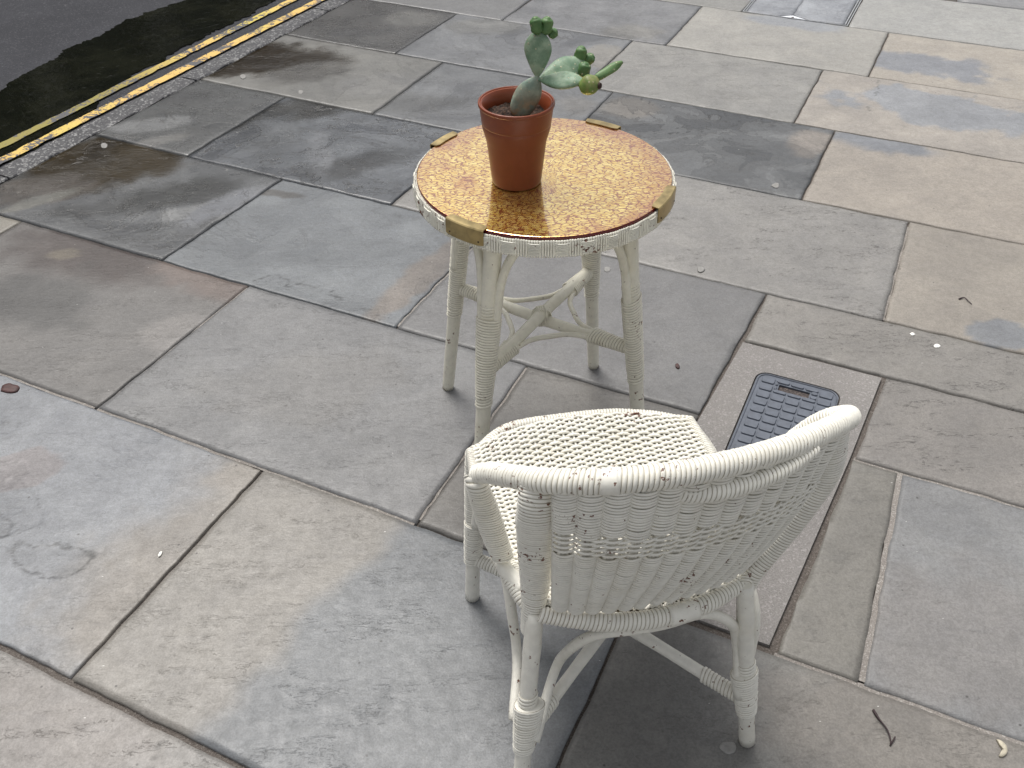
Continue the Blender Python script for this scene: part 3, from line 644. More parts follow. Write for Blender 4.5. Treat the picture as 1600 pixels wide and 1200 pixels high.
ia, ib = along([(-500, 510), (-200, 362), (-60, 292), (0, 262), (60, 232), (100, 205), (140, 176), (170, 150), (230, 106), (300, 72), (340, 48), (385, 25), (425, 3), (470, -22), (520, -50)])
A_ = np.linspace(max(oa[0], ia[0]), min(oa[-1], ia[-1]), 900); bo = np.interp(A_, oa, ob); bi = np.interp(A_, ia, ib)
zr = np.zeros_like(A_)
bo = bo+(fbm(A_*7, zr, 2, 5)-.5)*.09+(vnoise(A_*45, zr, 5)-.5)*.022+(vnoise(A_*110, zr, 15)-.5)*.012
bi = bi+(fbm(A_*9, zr+5, 21, 5)-.5)*.08+(vnoise(A_*60, zr, 6)-.5)*.02
bi = np.maximum(bi, KW+.006); bo = np.maximum(bo, bi+.002)
v = []; f = []
for k in range(len(A_)):
    for w_ in (0, .25, .5, .75, 1): v.append((*kp(A_[k], bi[k]*(1-w_)+bo[k]*w_), -.096))
for k in range(len(A_)-1):
    for q in range(4): f.append((k*5+q, (k+1)*5+q, (k+1)*5+q+1, k*5+q+1))
mb = MB(); mb.add(v, f); me = mb.mesh('water'); bm = bmesh.new(); bm.from_mesh(me)
for fc in bm.faces:
    fc.normal_update()
    if fc.normal.z < 0: fc.normal_flip()
tag(obj('water', bm, M_water), kind='structure')

# ------------------------------------------------------------------ round cane table
TC = np.array([.0685, 1.727]); TZ = .70; TR_ = .2585
AN = {k: R(a) for k, a in zip(range(4), (148, 57, 238, -32))}
table = empty('cane_table', (*TC, 0), 'round cream cane bistro table with a gold and red glass top and brass corner clips', 'table')
def leg_at(k, z): 
    r_ = .28+(.19-.28)*z/.66; return np.array([TC[0]+r_*math.cos(AN[k]), TC[1]+r_*math.sin(AN[k]), z])
# glass top: gold worms on dark red lacquer below the glass
t = NT('gold_and_red_glass'); tc_ = t.n('ShaderNodeTexCoord').outputs['Object']
mp = t.n('ShaderNodeMapping'); t.l(tc_, mp.inputs[0]); mp.inputs['Location'].default_value = (.02, .03, 0)
sx = t.n('ShaderNodeSeparateXYZ'); t.l(mp.outputs[0], sx.inputs[0])
rr_ = t.math('SQRT', t.math('ADD', t.math('MULTIPLY', sx.outputs[0], sx.outputs[0]), t.math('MULTIPLY', sx.outputs[1], sx.outputs[1])))
ph_ = t.math('ARCTAN2', sx.outputs[1], sx.outputs[0])
n_a = t.noise(tc_, 60, 2, .5, 1.0)
# gold worms that run out from a point near the middle and turn sideways towards the rim
wob = t.n('ShaderNodeVectorMath', operation='SCALE'); wn0 = t.n('ShaderNodeTexNoise'); wn0.inputs['Scale'].default_value = 70; wn0.inputs['Detail'].default_value = 2; t.l(tc_, wn0.inputs['Vector']); t.l(wn0.outputs['Color'], wob.inputs[0]); wob.inputs['Scale'].default_value = 1.0
def cells(vec, wamt):
    a = t.n('ShaderNodeVectorMath', operation='MULTIPLY_ADD'); t.l(wob.outputs[0], a.inputs[0]); a.inputs[1].default_value = (wamt,)*3; t.l(vec, a.inputs[2])
    v = t.n('ShaderNodeTexVoronoi', feature='DISTANCE_TO_EDGE'); v.inputs['Scale'].default_value = 1; v.inputs['Randomness'].default_value = 1; t.l(a.outputs[0], v.inputs['Vector']); return v.outputs['Distance']
m1 = t.n('ShaderNodeCombineXYZ'); t.l(t.math('MULTIPLY', t.math('ABSOLUTE', ph_), 14), m1.inputs[0]); t.l(t.math('MULTIPLY', t.math('LOGARITHM', t.math('ADD', rr_, .004), 2.718), 4.2), m1.inputs[1])
w_r = cells(m1.outputs[0], 1.1); mp2 = t.n('ShaderNodeMapping'); t.l(tc_, mp2.inputs[0]); mp2.inputs['Rotation'].default_value = (0, 0, .15); mp2.inputs['Scale'].default_value = (74, 172, 1); w_c = cells(mp2.outputs[0], 1.0)
sel = t.ramp(t.math('ADD', rr_, t.math('MULTIPLY', t.noise(tc_, 14, 2, .5), .10)), .125, .145, 1, 0)
dd_ = t.math('ADD', t.math('MULTIPLY', w_r, sel), t.math('MULTIPLY', w_c, t.math('SUBTRACT', 1, sel)))
lines_ = t.ramp(dd_, .04, .125, 1, 0)
gold = t.mix(t.ramp(n_a, .3, .7), (.78, .50, .09), (.98, .76, .24))
gold = t.mix(t.ramp(t.noise(tc_, 9, 3, .6), .50, .70, 0, .45), gold, (.42, .10, .05))
gold = t.mix(t.ramp(rr_, .20, .27, 0, .45), gold, (.36, .07, .03))
c = t.mix(t.math('MULTIPLY', lines_, .9), gold, (.26, .045, .015))
M_glass = t.set(Base_Color=c, Roughness=.24, Metallic=.8, Coat_Weight=1.0, Coat_Roughness=.015, Coat_IOR=1.9)
M_redge = simple('dark_red_glass_edge', (.10, .006, .008), .15, .1)
mb = MB(); lathe(mb, [(TR_-.004, TZ-.0095), (TR_-.0005, TZ-.009), (TR_, TZ-.008), (TR_, TZ-.0015), (TR_-.0008, TZ-.0004), (TR_-.002, TZ)], (0, 0), 160)
gl = mb.build('glass_top', M_glass, table, True); gl.location = (*TC, 0); gl.matrix_parent_inverse = Matrix.Translation((-TC[0], -TC[1], 0))
gl.data.materials.append(M_redge)
for p in gl.data.polygons:
    zc = p.center.z; rc = math.hypot(p.center.x, p.center.y)
    if abs(p.normal.z) < .9 and rc > TR_*.9: p.material_index = 1
    p.use_smooth = abs(p.normal.z) < .9
# woven rim: upright strands in over and under blocks
mb = MB(); z0, z1 = TZ-.039, TZ-.0085
lathe(mb, [(.235, z1-.001), (TR_+.0045, z1+.001), (TR_+.0035, z1-.002), (TR_+.0035, z0+.002), (.235, z0)], TC, 128, close=False)
lathe(mb, [(0.001, z1-.002), (.236, z1-.002), (.236, z0+.006), (.001, z0+.006)], TC, 64, close=False)
mb.build('apron', M_rim, table)
mb = MB(); NS = 330
for i in range(NS):
    a = 2*math.pi*(i+.5)/NS; blk = (i//5) % 2; R0 = TR_+.0048
    u = np.array([math.cos(a), math.sin(a), 0]); j_ = random.uniform(-.0006, .0006); da = random.uniform(-.0015, .0015)
    zz = np.linspace(z0-.001, z1+.003, 12); rad = []
    for z in zz:
        k = (z-z0)/(z1-z0); 
        if blk: bulge = .0016+.0006*math.cos(k*math.pi)
        else: bulge = .0024*math.cos(k*3*math.pi)**2*(1 if k < .34 or k > .66 else -.6)
        if k < 0.03 or k > .97: bulge -= .002
        rad.append(R0+bulge+j_)
    P = np.array([[TC[0]+math.cos(a+da*q/12)*r_, TC[1]+math.sin(a+da*q/12)*r_, z] for q, (r_, z) in enumerate(zip(rad, zz))])
    sweep(mb, P, .0021, .0019, seg=7, ref=np.array([-u[1], u[0], 0]))
# horizontal weavers between the blocks
for z in (z0+.006, z0+.0125, z0+.019, z0+.0255):
    th = np.linspace(0, 2*np.pi, 421); 
    off = np.array([(.0026 if (int(q/420*66) % 2) == 0 else -.002) for q in np.arange(421)]); off = np.convolve(off, np.ones(3)/3, 'same')
    for dz in (-.0016, .0016):
        rr2 = TR_+.0055+off; P = np.c_[TC[0]+rr2*np.cos(th), TC[1]+rr2*np.sin(th), np.full(421, z+dz)]; sweep(mb, P, .0015, seg=6, ref=(0, 0, 1))
mb.build('woven_rim', M_rim, table)
# brass clips
M_brass = simple('aged_brass', (.40, .31, .15), .34, .3, 30, metallic=1.0)
M_brassd = simple('dark_screw', (.10, .07, .04), .5, .2, 60, metallic=.5)
def angle_of(px, py): q = at(px, py, TZ); return math.atan2(q.y-TC[1], q.x-TC[0])
for (pA, pB) in (((699, 340), (756, 362)), ((1021, 325), (1049, 292)), ((922, 182), (974, 197)), ((668, 226), (706, 206))):
    A0, A1 = angle_of(*pA), angle_of(*pB)
    if A1 < A0: A0, A1 = A1, A0
    if A1-A0 > math.pi: A0, A1 = A1, A0+2*math.pi
    n_ = 14; v = []; f = []
    prof = [(TR_-.010, TZ+.0008), (TR_-.010, TZ+.0030), (TR_+.0085, TZ+.0030), (TR_+.0105, TZ+.0010), (TR_+.0105, TZ-.0310), (TR_+.0085, TZ-.0315), (TR_+.0085, TZ+.0008)]
    for k in range(n_+1):
        a = A0+(A1-A0)*k/n_; e_ = min(k, n_-k); dz = .0025 if e_ == 0 else (.0007 if e_ == 1 else 0)
        for q, (r_, z) in enumerate(prof):
            if q in (4, 5): z += dz
            if q in (0, 1): r_ += dz*1.6
            v.append((TC[0]+r_*math.cos(a), TC[1]+r_*math.sin(a), z))
    m_ = len(prof)
    for k in range(n_):
        for q in range(m_): f.append((k*m_+q, (k+1)*m_+q, (k+1)*m_+(q+1) % m_, k*m_+(q+1) % m_))
    f.append(tuple(range(m_))); f.append(tuple(range((n_+1)*m_-1, n_*m_-1, -1)))
    mb = MB(); mb.add(v, f); br = mb.build('brass_clip', M_brass, table, False)
    for a in (A0+.12*(A1-A0), A1-.12*(A1-A0)):
        mb = MB(); c_ = np.array([TC[0]+(TR_+.0108)*math.cos(a), TC[1]+(TR_+.0108)*math.sin(a), TZ-.023]); u = np.array([math.cos(a), math.sin(a), 0])
        sweep(mb, np.array([c_-u*.001, c_+u*.0004, c_+u*.0009]), [.002, .002, .0012], seg=10); mb.build('screw', M_brassd, br)
# legs
ZS = .335
for k in range(4):
    mb = MB(); top = leg_at(k, .664); P = catmull([leg_at(k, 0.001), leg_at(k, .2), leg_at(k, .45), top], 40); sweep(mb, P, np.r_[.0140, np.linspace(.0152, .0188, 39)], seg=18)
    lg = mb.build('leg', M_table, table)
    mb = MB(); fz = leg_at(k, .0); sweep(mb, np.array([fz+[0, 0, .0003], fz+[0, 0, .004]]), [.0135, .0146], seg=16); mb.build('foot_cap', M_brassd, lg)
    # two arched struts from the leg to the underside of the top
    tang = np.array([-math.sin(AN[k]), math.cos(AN[k]), 0]); rad_ = np.array([math.cos(AN[k]), math.sin(AN[k]), 0])
    for s_ in (-1, 1):
        b0_ = leg_at(k, .40)+tang*s_*.0165; b1_ = leg_at(k, .47)+tang*s_*.0185
        mb = MB(); rod(mb, [b0_, b1_, leg_at(k, .54)+tang*s_*.022, leg_at(k, .595)+tang*s_*.034-rad_*.004, leg_at(k, .635)+tang*s_*.056-rad_*.014, leg_at(k, .652)+tang*s_*.085-rad_*.03, leg_at(k, .656)+tang*s_*.115-rad_*.05], .0093, 12, 30)
        mb.build('arched_strut', M_table, table)
    # binding over leg and struts
    zb0 = .275; zt = .468
    if k == 0: zt = .60
    mb = MB(); wrap(mb, [leg_at(k, zb0), leg_at(k, (zb0+zt)/2), leg_at(k, zt)], [.0190, .0225, .0250, .0275, .029] if k != 0 else [.0185, .0215, .0245, .026, .024], [.0200]*2, pitch=.0064, ridge=.0017, ref=tang, seg=18)
    mb.build('leg_binding', M_table, table)
    mb = MB(); wrap(mb, [leg_at(k, zt+.002), leg_at(k, zt+.03)], [.0196], pitch=.0064, ridge=.0016, seg=14); mb.build('upper_binding', M_table, table)
    mb = MB(); wrap(mb, [leg_at(k, .252), leg_at(k, .275)], [.0190], pitch=.0064, ridge=.0018, seg=14); mb.build('lower_binding', M_table, table)
for a_, b_2 in ((0, 3), (1, 2)):
    dz = .012 if a_ else -.0
    mb = MB(); A_ = leg_at(a_, ZS); B_ = leg_at(b_2, ZS); Cm = (A_+B_)/2; Cm[2] += (.010 if a_ else -.006)
    rod(mb, [A_, Cm, B_], .0132, 14, 20); mb.build('stretcher', M_table, table)
Z0c = np.array([*TC, ZS])
for k in range(4):
    A_ = leg_at(k, ZS); dv = Z0c-A_; L = np.linalg.norm(dv); dv /= L; tang = np.array([-dv[1], dv[0], 0])
    mb = MB(); wrap(mb, [A_+dv*.012, A_+dv*.105], [.0150, .0185, .0235], [.0150, .0155, .0160], pitch=.0064, ridge=.0017, ref=tang, seg=16); mb.build('stretcher_binding', M_table, table)
    k2 = [1, 3, 0, 2][k]       # the neighbour
    A2 = leg_at(k2, ZS); d2 = Z0c-A2; L2 = np.linalg.norm(d2); d2 /= L2
    i1 = A_+dv*.085; i2 = A2+d2*.085; mid = (i1+i2)/2; toC = (Z0c-mid); toC /= np.linalg.norm(toC)
    s1 = 1 if np.dot(np.cross(dv, i2-i1), (0, 0, 1)) > 0 else -1
    o1 = np.cross((0, 0, 1), dv)*s1*.0125; o2 = -np.cross((0, 0, 1), d2)*s1*.0125
    mb = MB(); rod(mb, [i1+o1, A_+dv*.115+o1*1.1, (A_+dv*.150)+o1*2.1, mid+toC*.030, (A2+d2*.150)+o2*2.1, A2+d2*.115+o2*1.1, i2+o2], .0060, 10, 40); mb.build('curved_rod', M_table, table)
# crossing tie in the middle
mb = MB()
for s_ in (45+28, 45-28+90-28, 148+45, 148-45):
    a = R(s_)
for q, a in enumerate((R(148+45), R(148-45))):
    for w_ in range(4):
        off = (w_-1.5)*.0052; u = np.array([math.cos(a), math.sin(a), 0]); tn = np.array([-u[1], u[0], 0]); th = np.linspace(0, 2*np.pi, 25)
        P = Z0c+np.outer(np.cos(th)*(.021), u)+np.outer(np.sin(th)*(.0215+.0008*q+abs(off)*.12), [0, 0, 1])+tn*off+np.array([0, 0, .003]); sweep(mb, P, .0019, seg=6, caps=False)
mb.build('centre_tie', M_table, table)

# ------------------------------------------------------------------ flower pot with soil
PC = np.array([.0125, 1.687]); PZ = TZ+.0006
M_pot = simple('terracotta_plastic', (.20, .046, .017), .34, .05, 40, bump=.04)
pot = empty('flower_pot', (*PC, PZ), 'terracotta coloured plastic flower pot with a wide collar, standing on the glass table top', 'flower pot')
hp = .165; r0_, r1_ = .0490, .0722
def pr(k): return r0_+(r1_-.0055-r0_)*k
mb = MB(); prof = [(.002, .004), (r0_-.006, .004), (r0_-.003, .0), (r0_-.001, .0008), (r0_, .003)]
prof += [(pr(k), hp*k) for k in np.linspace(.05, .74, 10)]
prof += [(.0620, hp*.80), (.0655, hp*.985), (r1_-.0035, hp*.99), (r1_-.006, hp*.7), (r0_-.001, .05), (r0_-.003, .03)]
lathe(mb, [(a, PZ+b) for a, b in prof], PC, 96); mb.build('pot_wall', M_pot, pot)
for nm_, pf_ in (('collar', [(.0615, .7485), (.0664, .7485), (.0668, .7500), (.0672, .762), (.0707, .955)]), ('rim', [(.0707, .9555), (.0722, .9560), (.0730, .966), (.0731, .985), (.0726, .996), (.0716, 1.0), (.0700, 1.0), (.0690, .994), (.0686, .98)])):
    mb = MB(); lathe(mb, [(a, PZ+hp*b) for a, b in pf_], PC, 96, close=False); mb.build(nm_, M_pot, pot)
t = NT('potting_soil'); p = t.pos(); n1 = t.noise(p, 160, 5, .7); c = t.mix(t.ramp(n1, .35, .7), (.018, .010, .007), (.10, .055, .035)); M_soil = t.set(Base_Color=c, Roughness=.9, Normal=t.bump(n1, 1, .006))
bm = bmesh.new(); bmesh.ops.create_grid(bm, x_segments=70, y_segments=70, size=.064)
for v in list(bm.verts):
    if v.co.xy.length > .0635: bm.verts.remove(v)
for v in bm.verts:
    x_, y_ = v.co.x, v.co.y; hgt = fbm(np.array([x_*70.]), np.array([y_*70.]), 3, 5)[0]*.020
    v.co = Vector((PC[0]+x_, PC[1]+y_, PZ+.124+hgt+.012*math.exp(-((x_+.02)**2+(y_+.00)**2)/.0006)))
obj('soil', bm, M_soil, pot)

# ------------------------------------------------------------------ prickly pear
def cactus_mat(name, c1, c2, rust=.0):
    t = NT(name); p = t.pos(); n1 = t.noise(p, 40, 4, .6); n2 = t.noise(p, 240, 3, .6); vo = t.n('ShaderNodeTexVoronoi'); vo.inputs['Scale'].default_value = 95; t.l(p, vo.inputs['Vector'])
    c = t.mix(t.ramp(n1, .35, .68), c1, c2); dot = t.ramp(vo.outputs['Distance'], .10, .2, 1, 0)
    c = t.mix(t.math('MULTIPLY', dot, .75), c, (.50, .48, .32)); c = t.mix(t.ramp(n2, .62, .72, 0, .5), c, (.05, .09, .03))
    if rust: 
        sz_ = t.n('ShaderNodeSeparateXYZ'); t.l(p, sz_.inputs[0]); low = t.ramp(sz_.outputs[2], .845, .885, 1, .12) if name == 'old_cactus_skin' else 1.0
        c = t.mix(t.math('MULTIPLY', t.ramp(t.noise(p, 28, 3, .6), .42, .58, 0, rust), low), c, (.36, .25, .13))
    return t.set(Base_Color=c, Roughness=.52, Subsurface_Weight=.04, Normal=t.bump(t.math('ADD', dot, t.math('MULTIPLY', n2, .5)), .5, .0012))
M_pad = cactus_mat('cactus_skin', (.125, .215, .135), (.29, .385, .27)); M_old = cactus_mat('old_cactus_skin', (.16, .23, .185), (.31, .38, .30), .95)
M_bud = cactus_mat('cactus_bud_skin', (.06, .14, .045), (.12, .22, .08)); M_fruit = cactus_mat('cactus_fruit_skin', (.09, .17, .03), (.18, .25, .06), .35)
cac = empty('prickly_pear', (PC[0], PC[1], PZ+.13), 'prickly pear with flat green pads, small buds and one round fruit, in the pot', 'cactus')
def pad(name, A, B_, wd, th, nrm, mat, y, parent, fat=.58, seed=0):
    """flat pad from base A to tip B (pixels at depth y / points); wd, th full width and thickness, nrm facing"""
    a = aty(*A, y if not isinstance(y, tuple) else y[0]) if len(A) == 2 else Vector(A); b = aty(*B_, y if not isinstance(y, tuple) else y[1]) if len(B_) == 2 else Vector(B_)
    ax = b-a; L = ax.length; ax.normalize(); nn = Vector(nrm); nn = (nn-nn.dot(ax)*ax).normalized(); sd = ax.cross(nn)
    n_ = 30; seg = 32; v = []; f = []
    for i in range(n_+1):
        k = i/n_; ww = (math.sin(math.pi*k**(math.log(.5)/math.log(fat))))**.62 if 0 < k < 1 else 0.0
        if i == 0: ww = .25
        if i == n_: ww = .12
        if name in ('bud', 'long_bud'): ww = min(1, 1.15*(math.sin(math.pi*min(.97, max(.03, k))))**.42)
        for j in range(seg):
            an = 2*math.pi*j/seg; cx, cy = math.cos(an), math.sin(an)
            ws = 1+.035*math.sin(k*9+an*2+seed)+.02*math.sin(an*5+k*4+seed)
            q = a+ax*L*k+sd*(cx*abs(cx)**-.1 if abs(cx) > 1e-6 else 0)*wd/2*ww*ws+nn*cy*th/2*min(1, ww*1.25)*ws; v.append(q[:])
    for i in range(n_):
        for j in range(seg): f.append((i*seg+j, i*seg+(j+1) % seg, (i+1)*seg+(j+1) % seg, (i+1)*seg+j))
    f.append(tuple(range(seg-1, -1, -1))); f.append(tuple(range(n_*seg, n_*seg+seg)))
    bm = bmesh.new(); me_ = bpy.data.meshes.new('t'); me_.from_pydata(v, [], f); bm.from_mesh(me_); bmesh.ops.recalc_face_normals(bm, faces=bm.faces)
    return obj(name, bm, mat, parent)
Y = PC[1]
pad('pad', (806, 184), (841, 119), .052, .022, (.25, -.9, .35), M_old, (Y+.0, Y), cac, .44, 1)
up = pad('pad', (839, 123), (842, 46), .050, .016, (-.25, -.95, .1), M_pad, (Y, Y+.012), cac, .6, 2)
pb = pad('pad', (842, 123), (914, 96), .046, .016, (-.15, -.75, .7), M_pad, (Y, Y+.05), cac, .6, 3)
pf = pad('pad', (842, 124), (912, 127), .044, .017, (.0, -.35, .95), M_pad, (Y, Y-.035), cac, .55, 4)
for i, (A, B_, wd, yy, pr_) in enumerate((((840, 53), (836, 27), .0205, Y+.004, up), ((852, 53), (856, 27), .0215, Y+.012, up), ((858, 57), (870, 47), .0165, Y+.02, up), ((903, 96), (911, 73), .0205, Y+.055, pb), ((908, 101), (928, 87), .0195, Y+.06, pb), ((909, 119), (916, 98), .0225, Y+.03, pb))):
    pad('bud', A, B_, wd*1.08, wd, (.2, -1, 0), M_bud, yy, pr_, .55, i)
pad('long_bud', (927, 125), (972, 97), .0165, .0135, (0, -.6, .8), M_bud, (Y-.03, Y-.005), pf, .55, 9)
fr = pad('fruit', (905, 131), (937, 134), .0365, .0365, (.1, -1, 0), M_fruit, (Y-.035, Y-.052), pf, .5, 11)
a_ = aty(935.5, 134, Y-.0515); b_ = aty(938.5, 134.3, Y-.0535); mb = MB(); sweep(mb, np.array([a_[:], b_[:], (b_+(b_-a_)*.1)[:]]), [.0062, .0055, .004], seg=14); mb.build('flower_scar', simple('dry_brown', (.03, .012, .008), .8), fr)

# ------------------------------------------------------------------ cane chair
chair = empty('cane_chair', (.16, 1.05, 0), 'white painted cane tub chair with woven seat and curved wrapped back, near the round table', 'chair')
def W3(*q): return [tuple(at(a, b, c)) for a, b, c in q]
FL0, FL1 = at(738, 933, 0), at(741, 712, .405)
BR0, BR1 = at(1167, 1158, 0), at(1164, 912, .40)
BL0, BL1 = Vector((.010, .800, 0)), at(836, 955, .39)
FR1 = at(1078, 668, .405); FR0 = Vector((.362, 1.262, 0))
LG = {'FL': (FL0, FL1), 'FR': (FR0, FR1), 'BL': (BL0, BL1), 'BR': (BR0, BR1)}
def lerp(a, b, k): return a+(b-a)*k
def lz(n_, z): a, b = LG[n_]; return lerp(a, b, (z-a.z)/(b.z-a.z))
for n_ in LG:
    a, b = LG[n_]; mb = MB(); rod(mb, [lz(n_, .0006), lerp(a, b, .5), b], .0143, 16, 24); lg = mb.build('leg', M_chair, chair)
# seat rail hoop, back part wrapped thickly
hoop = [FL1, at(790, 672, .41), at(870, 656, .412), at(980, 648, .412), FR1, Vector((.372, 1.13, .405)), Vector((.378, 1.03, .40)), BR1]
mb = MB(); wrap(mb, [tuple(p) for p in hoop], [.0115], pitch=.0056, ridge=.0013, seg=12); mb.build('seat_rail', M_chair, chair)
mb = MB(); side = [tuple(FL1), tuple(at(757, 800, .405)), tuple(at(785, 880, .402)), tuple(at(812, 930, .398)), tuple(BL1)]
wrap(mb, side, [.0115, .0125], pitch=.0056, ridge=.0013, seg=12); mb.build('side_rail', M_chair, chair)
fr_ = W3((843, 960, .395), (900, 968, .395), (960, 972, .395), (1020, 967, .395), (1090, 948, .395), (1130, 930, .395), (1162, 905, .395))
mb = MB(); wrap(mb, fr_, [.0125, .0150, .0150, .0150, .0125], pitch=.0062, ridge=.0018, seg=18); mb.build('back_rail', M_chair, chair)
# binding tab over the middle of the back rail
mb = MB(); q = catmull(fr_, 60); seg_ = q[34:43]+np.array([0, -.002, -.001]); sweep(mb, seg_, [.0165]*len(seg_), [.0155]*len(seg_), seg=18); mb.build('binding_tab', M_chair, chair)
# arches below the rail
def arch(p0, p1, up0, up1, mid, n_='arched_brace', r_=.0088):
    mb = MB(); rod(mb, [tuple(p) for p in [p0]+up0+mid+up1+[p1]], r_, 12, 44); return mb.build(n_, M_chair, chair)
sideBR = Vector((-.014, -.012, 0)); 
arch(lz('BL', .12)+V(.016, -.012, 0), lz('BR', .14)+V(-.016, -.012, 0), [at(866, 1050, .17), at(890, 1015, .27), at(930, 992, .35)], [at(1140, 972, .33), at(1151, 1000, .26)], [at(985, 984, .372), at(1040, 975, .374), at(1100, 958, .372)])
arch(lz('BL', .14)+V(-.02, .012, 0), lz('FL', .24)+V(.004, -.02, 0), [at(808, 1030, .18), at(800, 960, .27), at(790, 900, .34)], [at(748, 790, .31)], [at(780, 860, .375), at(765, 815, .38)])
arch(lz('FR', .2)+V(.0, -.02, 0), lz('BR', .16)+V(.004, .02, 0), [Vector((.365, 1.22, .31))], [Vector((.40, .94, .30))], [Vector((.366, 1.16, .372)), Vector((.372, 1.03, .375))])
arch(lz('FL', .2)+V(.02, .004, 0), lz('FR', .2)+V(-.02, .004, 0), [V(-.05, 1.225, .31)], [V(.32, 1.285, .31)], [V(.03, 1.26, .375), V(.23, 1.295, .375)])
# bindings on the legs
for n_, za, zb, r1, r2 in (('BL', .085, .195, .0185, .027), ('BR', .085, .195, .0185, .0245), ('FL', .115, .235, .0175, .021), ('FR', .115, .235, .0175, .021)):
    a, b = lz(n_, za), lz(n_, zb); rf = {'BL': (1, .1, 0), 'BR': (1, .2, 0), 'FL': (.6, -.8, 0), 'FR': (.6, -.8, 0)}[n_]
    offv = {'BL': V(.003, -.003, 0), 'BR': V(-.004, -.003, 0), 'FL': V(.002, -.004, 0), 'FR': V(0, 0, 0)}[n_]
    mb = MB(); wrap(mb, [tuple(a), tuple(lerp(a, b, .5)+offv*.5), tuple(b+offv)], [r1, (r1+r2)/2, r2], [.0178, .019, .0195], pitch=.0062, ridge=.0015, ref=rf, seg=18); mb.build('leg_binding', M_chair, chair)
    mb = MB(); wrap(mb, [tuple(lz(n_, zb+.001)), tuple(lz(n_, zb+.022))], [.0165], pitch=.0062, ridge=.0014); mb.build('upper_binding', M_chair, chair)
mb = MB(); wrap(mb, [tuple(lz('FL', .245)), tuple(lz('FL', .41)+V(0, 0, .006))], [.0172, .0178, .0165], pitch=.0056, ridge=.0011); mb.build('leg_binding', M_chair, chair)
# crossed stretchers
for a_, b_2, dz in (('FL', 'BR', .004), ('FR', 'BL', -.014)):
    A_, B_ = lz(a_, .125), lz(b_2, .115); m_ = (A_+B_)/2+V(0, 0, .03+dz)
    mb = MB(); rod(mb, [tuple(A_), tuple(m_), tuple(B_)], .0112, 12, 24); mb.build('stretcher', M_chair, chair)
    for P0, P1 in ((A_, m_), (B_, m_)):
        dv = (P1-P0); L = dv.length; dv.normalize()
        mb = MB(); wrap(mb, [tuple(P0+dv*.012), tuple(P0+dv*.085)], [.0145, .0155, .0165], [.0135], pitch=.0064, ridge=.0016, ref=(0, 0, 1)); mb.build('stretcher_binding', M_chair, chair)

# woven surfaces -------------------------------------------------------
def weave(mb, S, nrm_sign, stakes, rows, r_, rv, amp, gap=None, per=8, seg=6, jit=.15, twist=0, phase0=0):
    """S(u,v)->point arrays; rows of strands run along u, passing over and under `stakes` stakes"""
    eps = 1e-3
    for i in range(rows):
        v0 = (i+.5)/rows
        if gap and gap(v0, i): continue
        n_ = stakes*per+1; u = np.linspace(0, 1, n_); v = np.full(n_, v0)+(vnoise(u*7+i*.13, np.full(n_, i*.37), 5)-.5)*jit/rows*2
        P = S(u, v); du = S(np.minimum(u+eps, 1), v)-S(np.maximum(u-eps, 0), v); dv = S(u, np.minimum(v+eps, 1))-S(u, np.maximum(v-eps, 0))
        N = np.cross(du, dv)*nrm_sign; N /= np.linalg.norm(N, axis=1)[:, None]
        ph = 1 if (i+phase0) % 2 else -1
        a = amp*ph*np.sin(np.pi*u*stakes)
        a = np.sign(a)*np.abs(a/amp)**.75*amp
        P = P+N*a[:, None]
        sweep(mb, P, r_*(1+jit*.5*(random.random()-.5)), rv, seg=seg, ref=N)
# seat: u across from left rail to right rail, v front to back
SF = np.array([tuple(p) for p in W3((735, 703, .415), (800, 676, .424), (870, 658, .428), (980, 649, .428), (1076, 654, .420))])
SB = np.array([[.035, .885, .402], [.10, .872, .402], [.20, .868, .402], [.29, .89, .402], [.352, .925, .404]])
SFc = catmull(SF, 101); SBc = catmull(SB, 101)
def Sseat(u, v):
    k = np.clip(u, 0, 1)*100; i = np.arange(101)
    F_ = np.stack([np.interp(k, i, SFc[:, q]) for q in range(3)], 1); B__ = np.stack([np.interp(k, i, SBc[:, q]) for q in range(3)], 1)
    vv = v[:, None]; P = F_*(1-vv)+B__*vv
    side_ = np.clip(np.abs(2*u-1), 0, 1)
    P[:, 0] += np.where(u < .5, -.022, .030)*(side_**2)*np.sin(np.pi*v)
    P[:, 2] += -.014*np.sin(np.pi*np.clip(v, 0, 1))*(1-side_**2)+.010*np.exp(-((v-.06)/.08)**2)*(1-side_**4)
    return P
mb = MB(); weave(mb, Sseat, -1, 23, 72, .0023, .0031, .0031, per=8, jit=.3)
sw = mb.build('woven_seat', M_chair, chair)
mb = MB()
for i in range(23):
    u0_ = (i+.5)/23; v = np.linspace(0, 1, 40); P = Sseat(np.full(40, u0_), v)
    sweep(mb, P, .0024, seg=6)
mb.build('seat_stakes', M_chair, sw)
# shade in the gaps of the seat, painted as a dark sheet below it
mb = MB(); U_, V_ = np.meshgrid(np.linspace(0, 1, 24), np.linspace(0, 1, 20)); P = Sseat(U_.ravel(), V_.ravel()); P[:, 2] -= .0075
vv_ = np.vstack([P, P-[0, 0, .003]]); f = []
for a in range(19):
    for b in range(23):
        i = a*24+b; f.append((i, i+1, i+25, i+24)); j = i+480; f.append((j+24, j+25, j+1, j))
mb.add(vv_, f); mb.build('seat_shade_sheet', simple('painted_seat_shade', (.16, .13, .09), .8), sw)
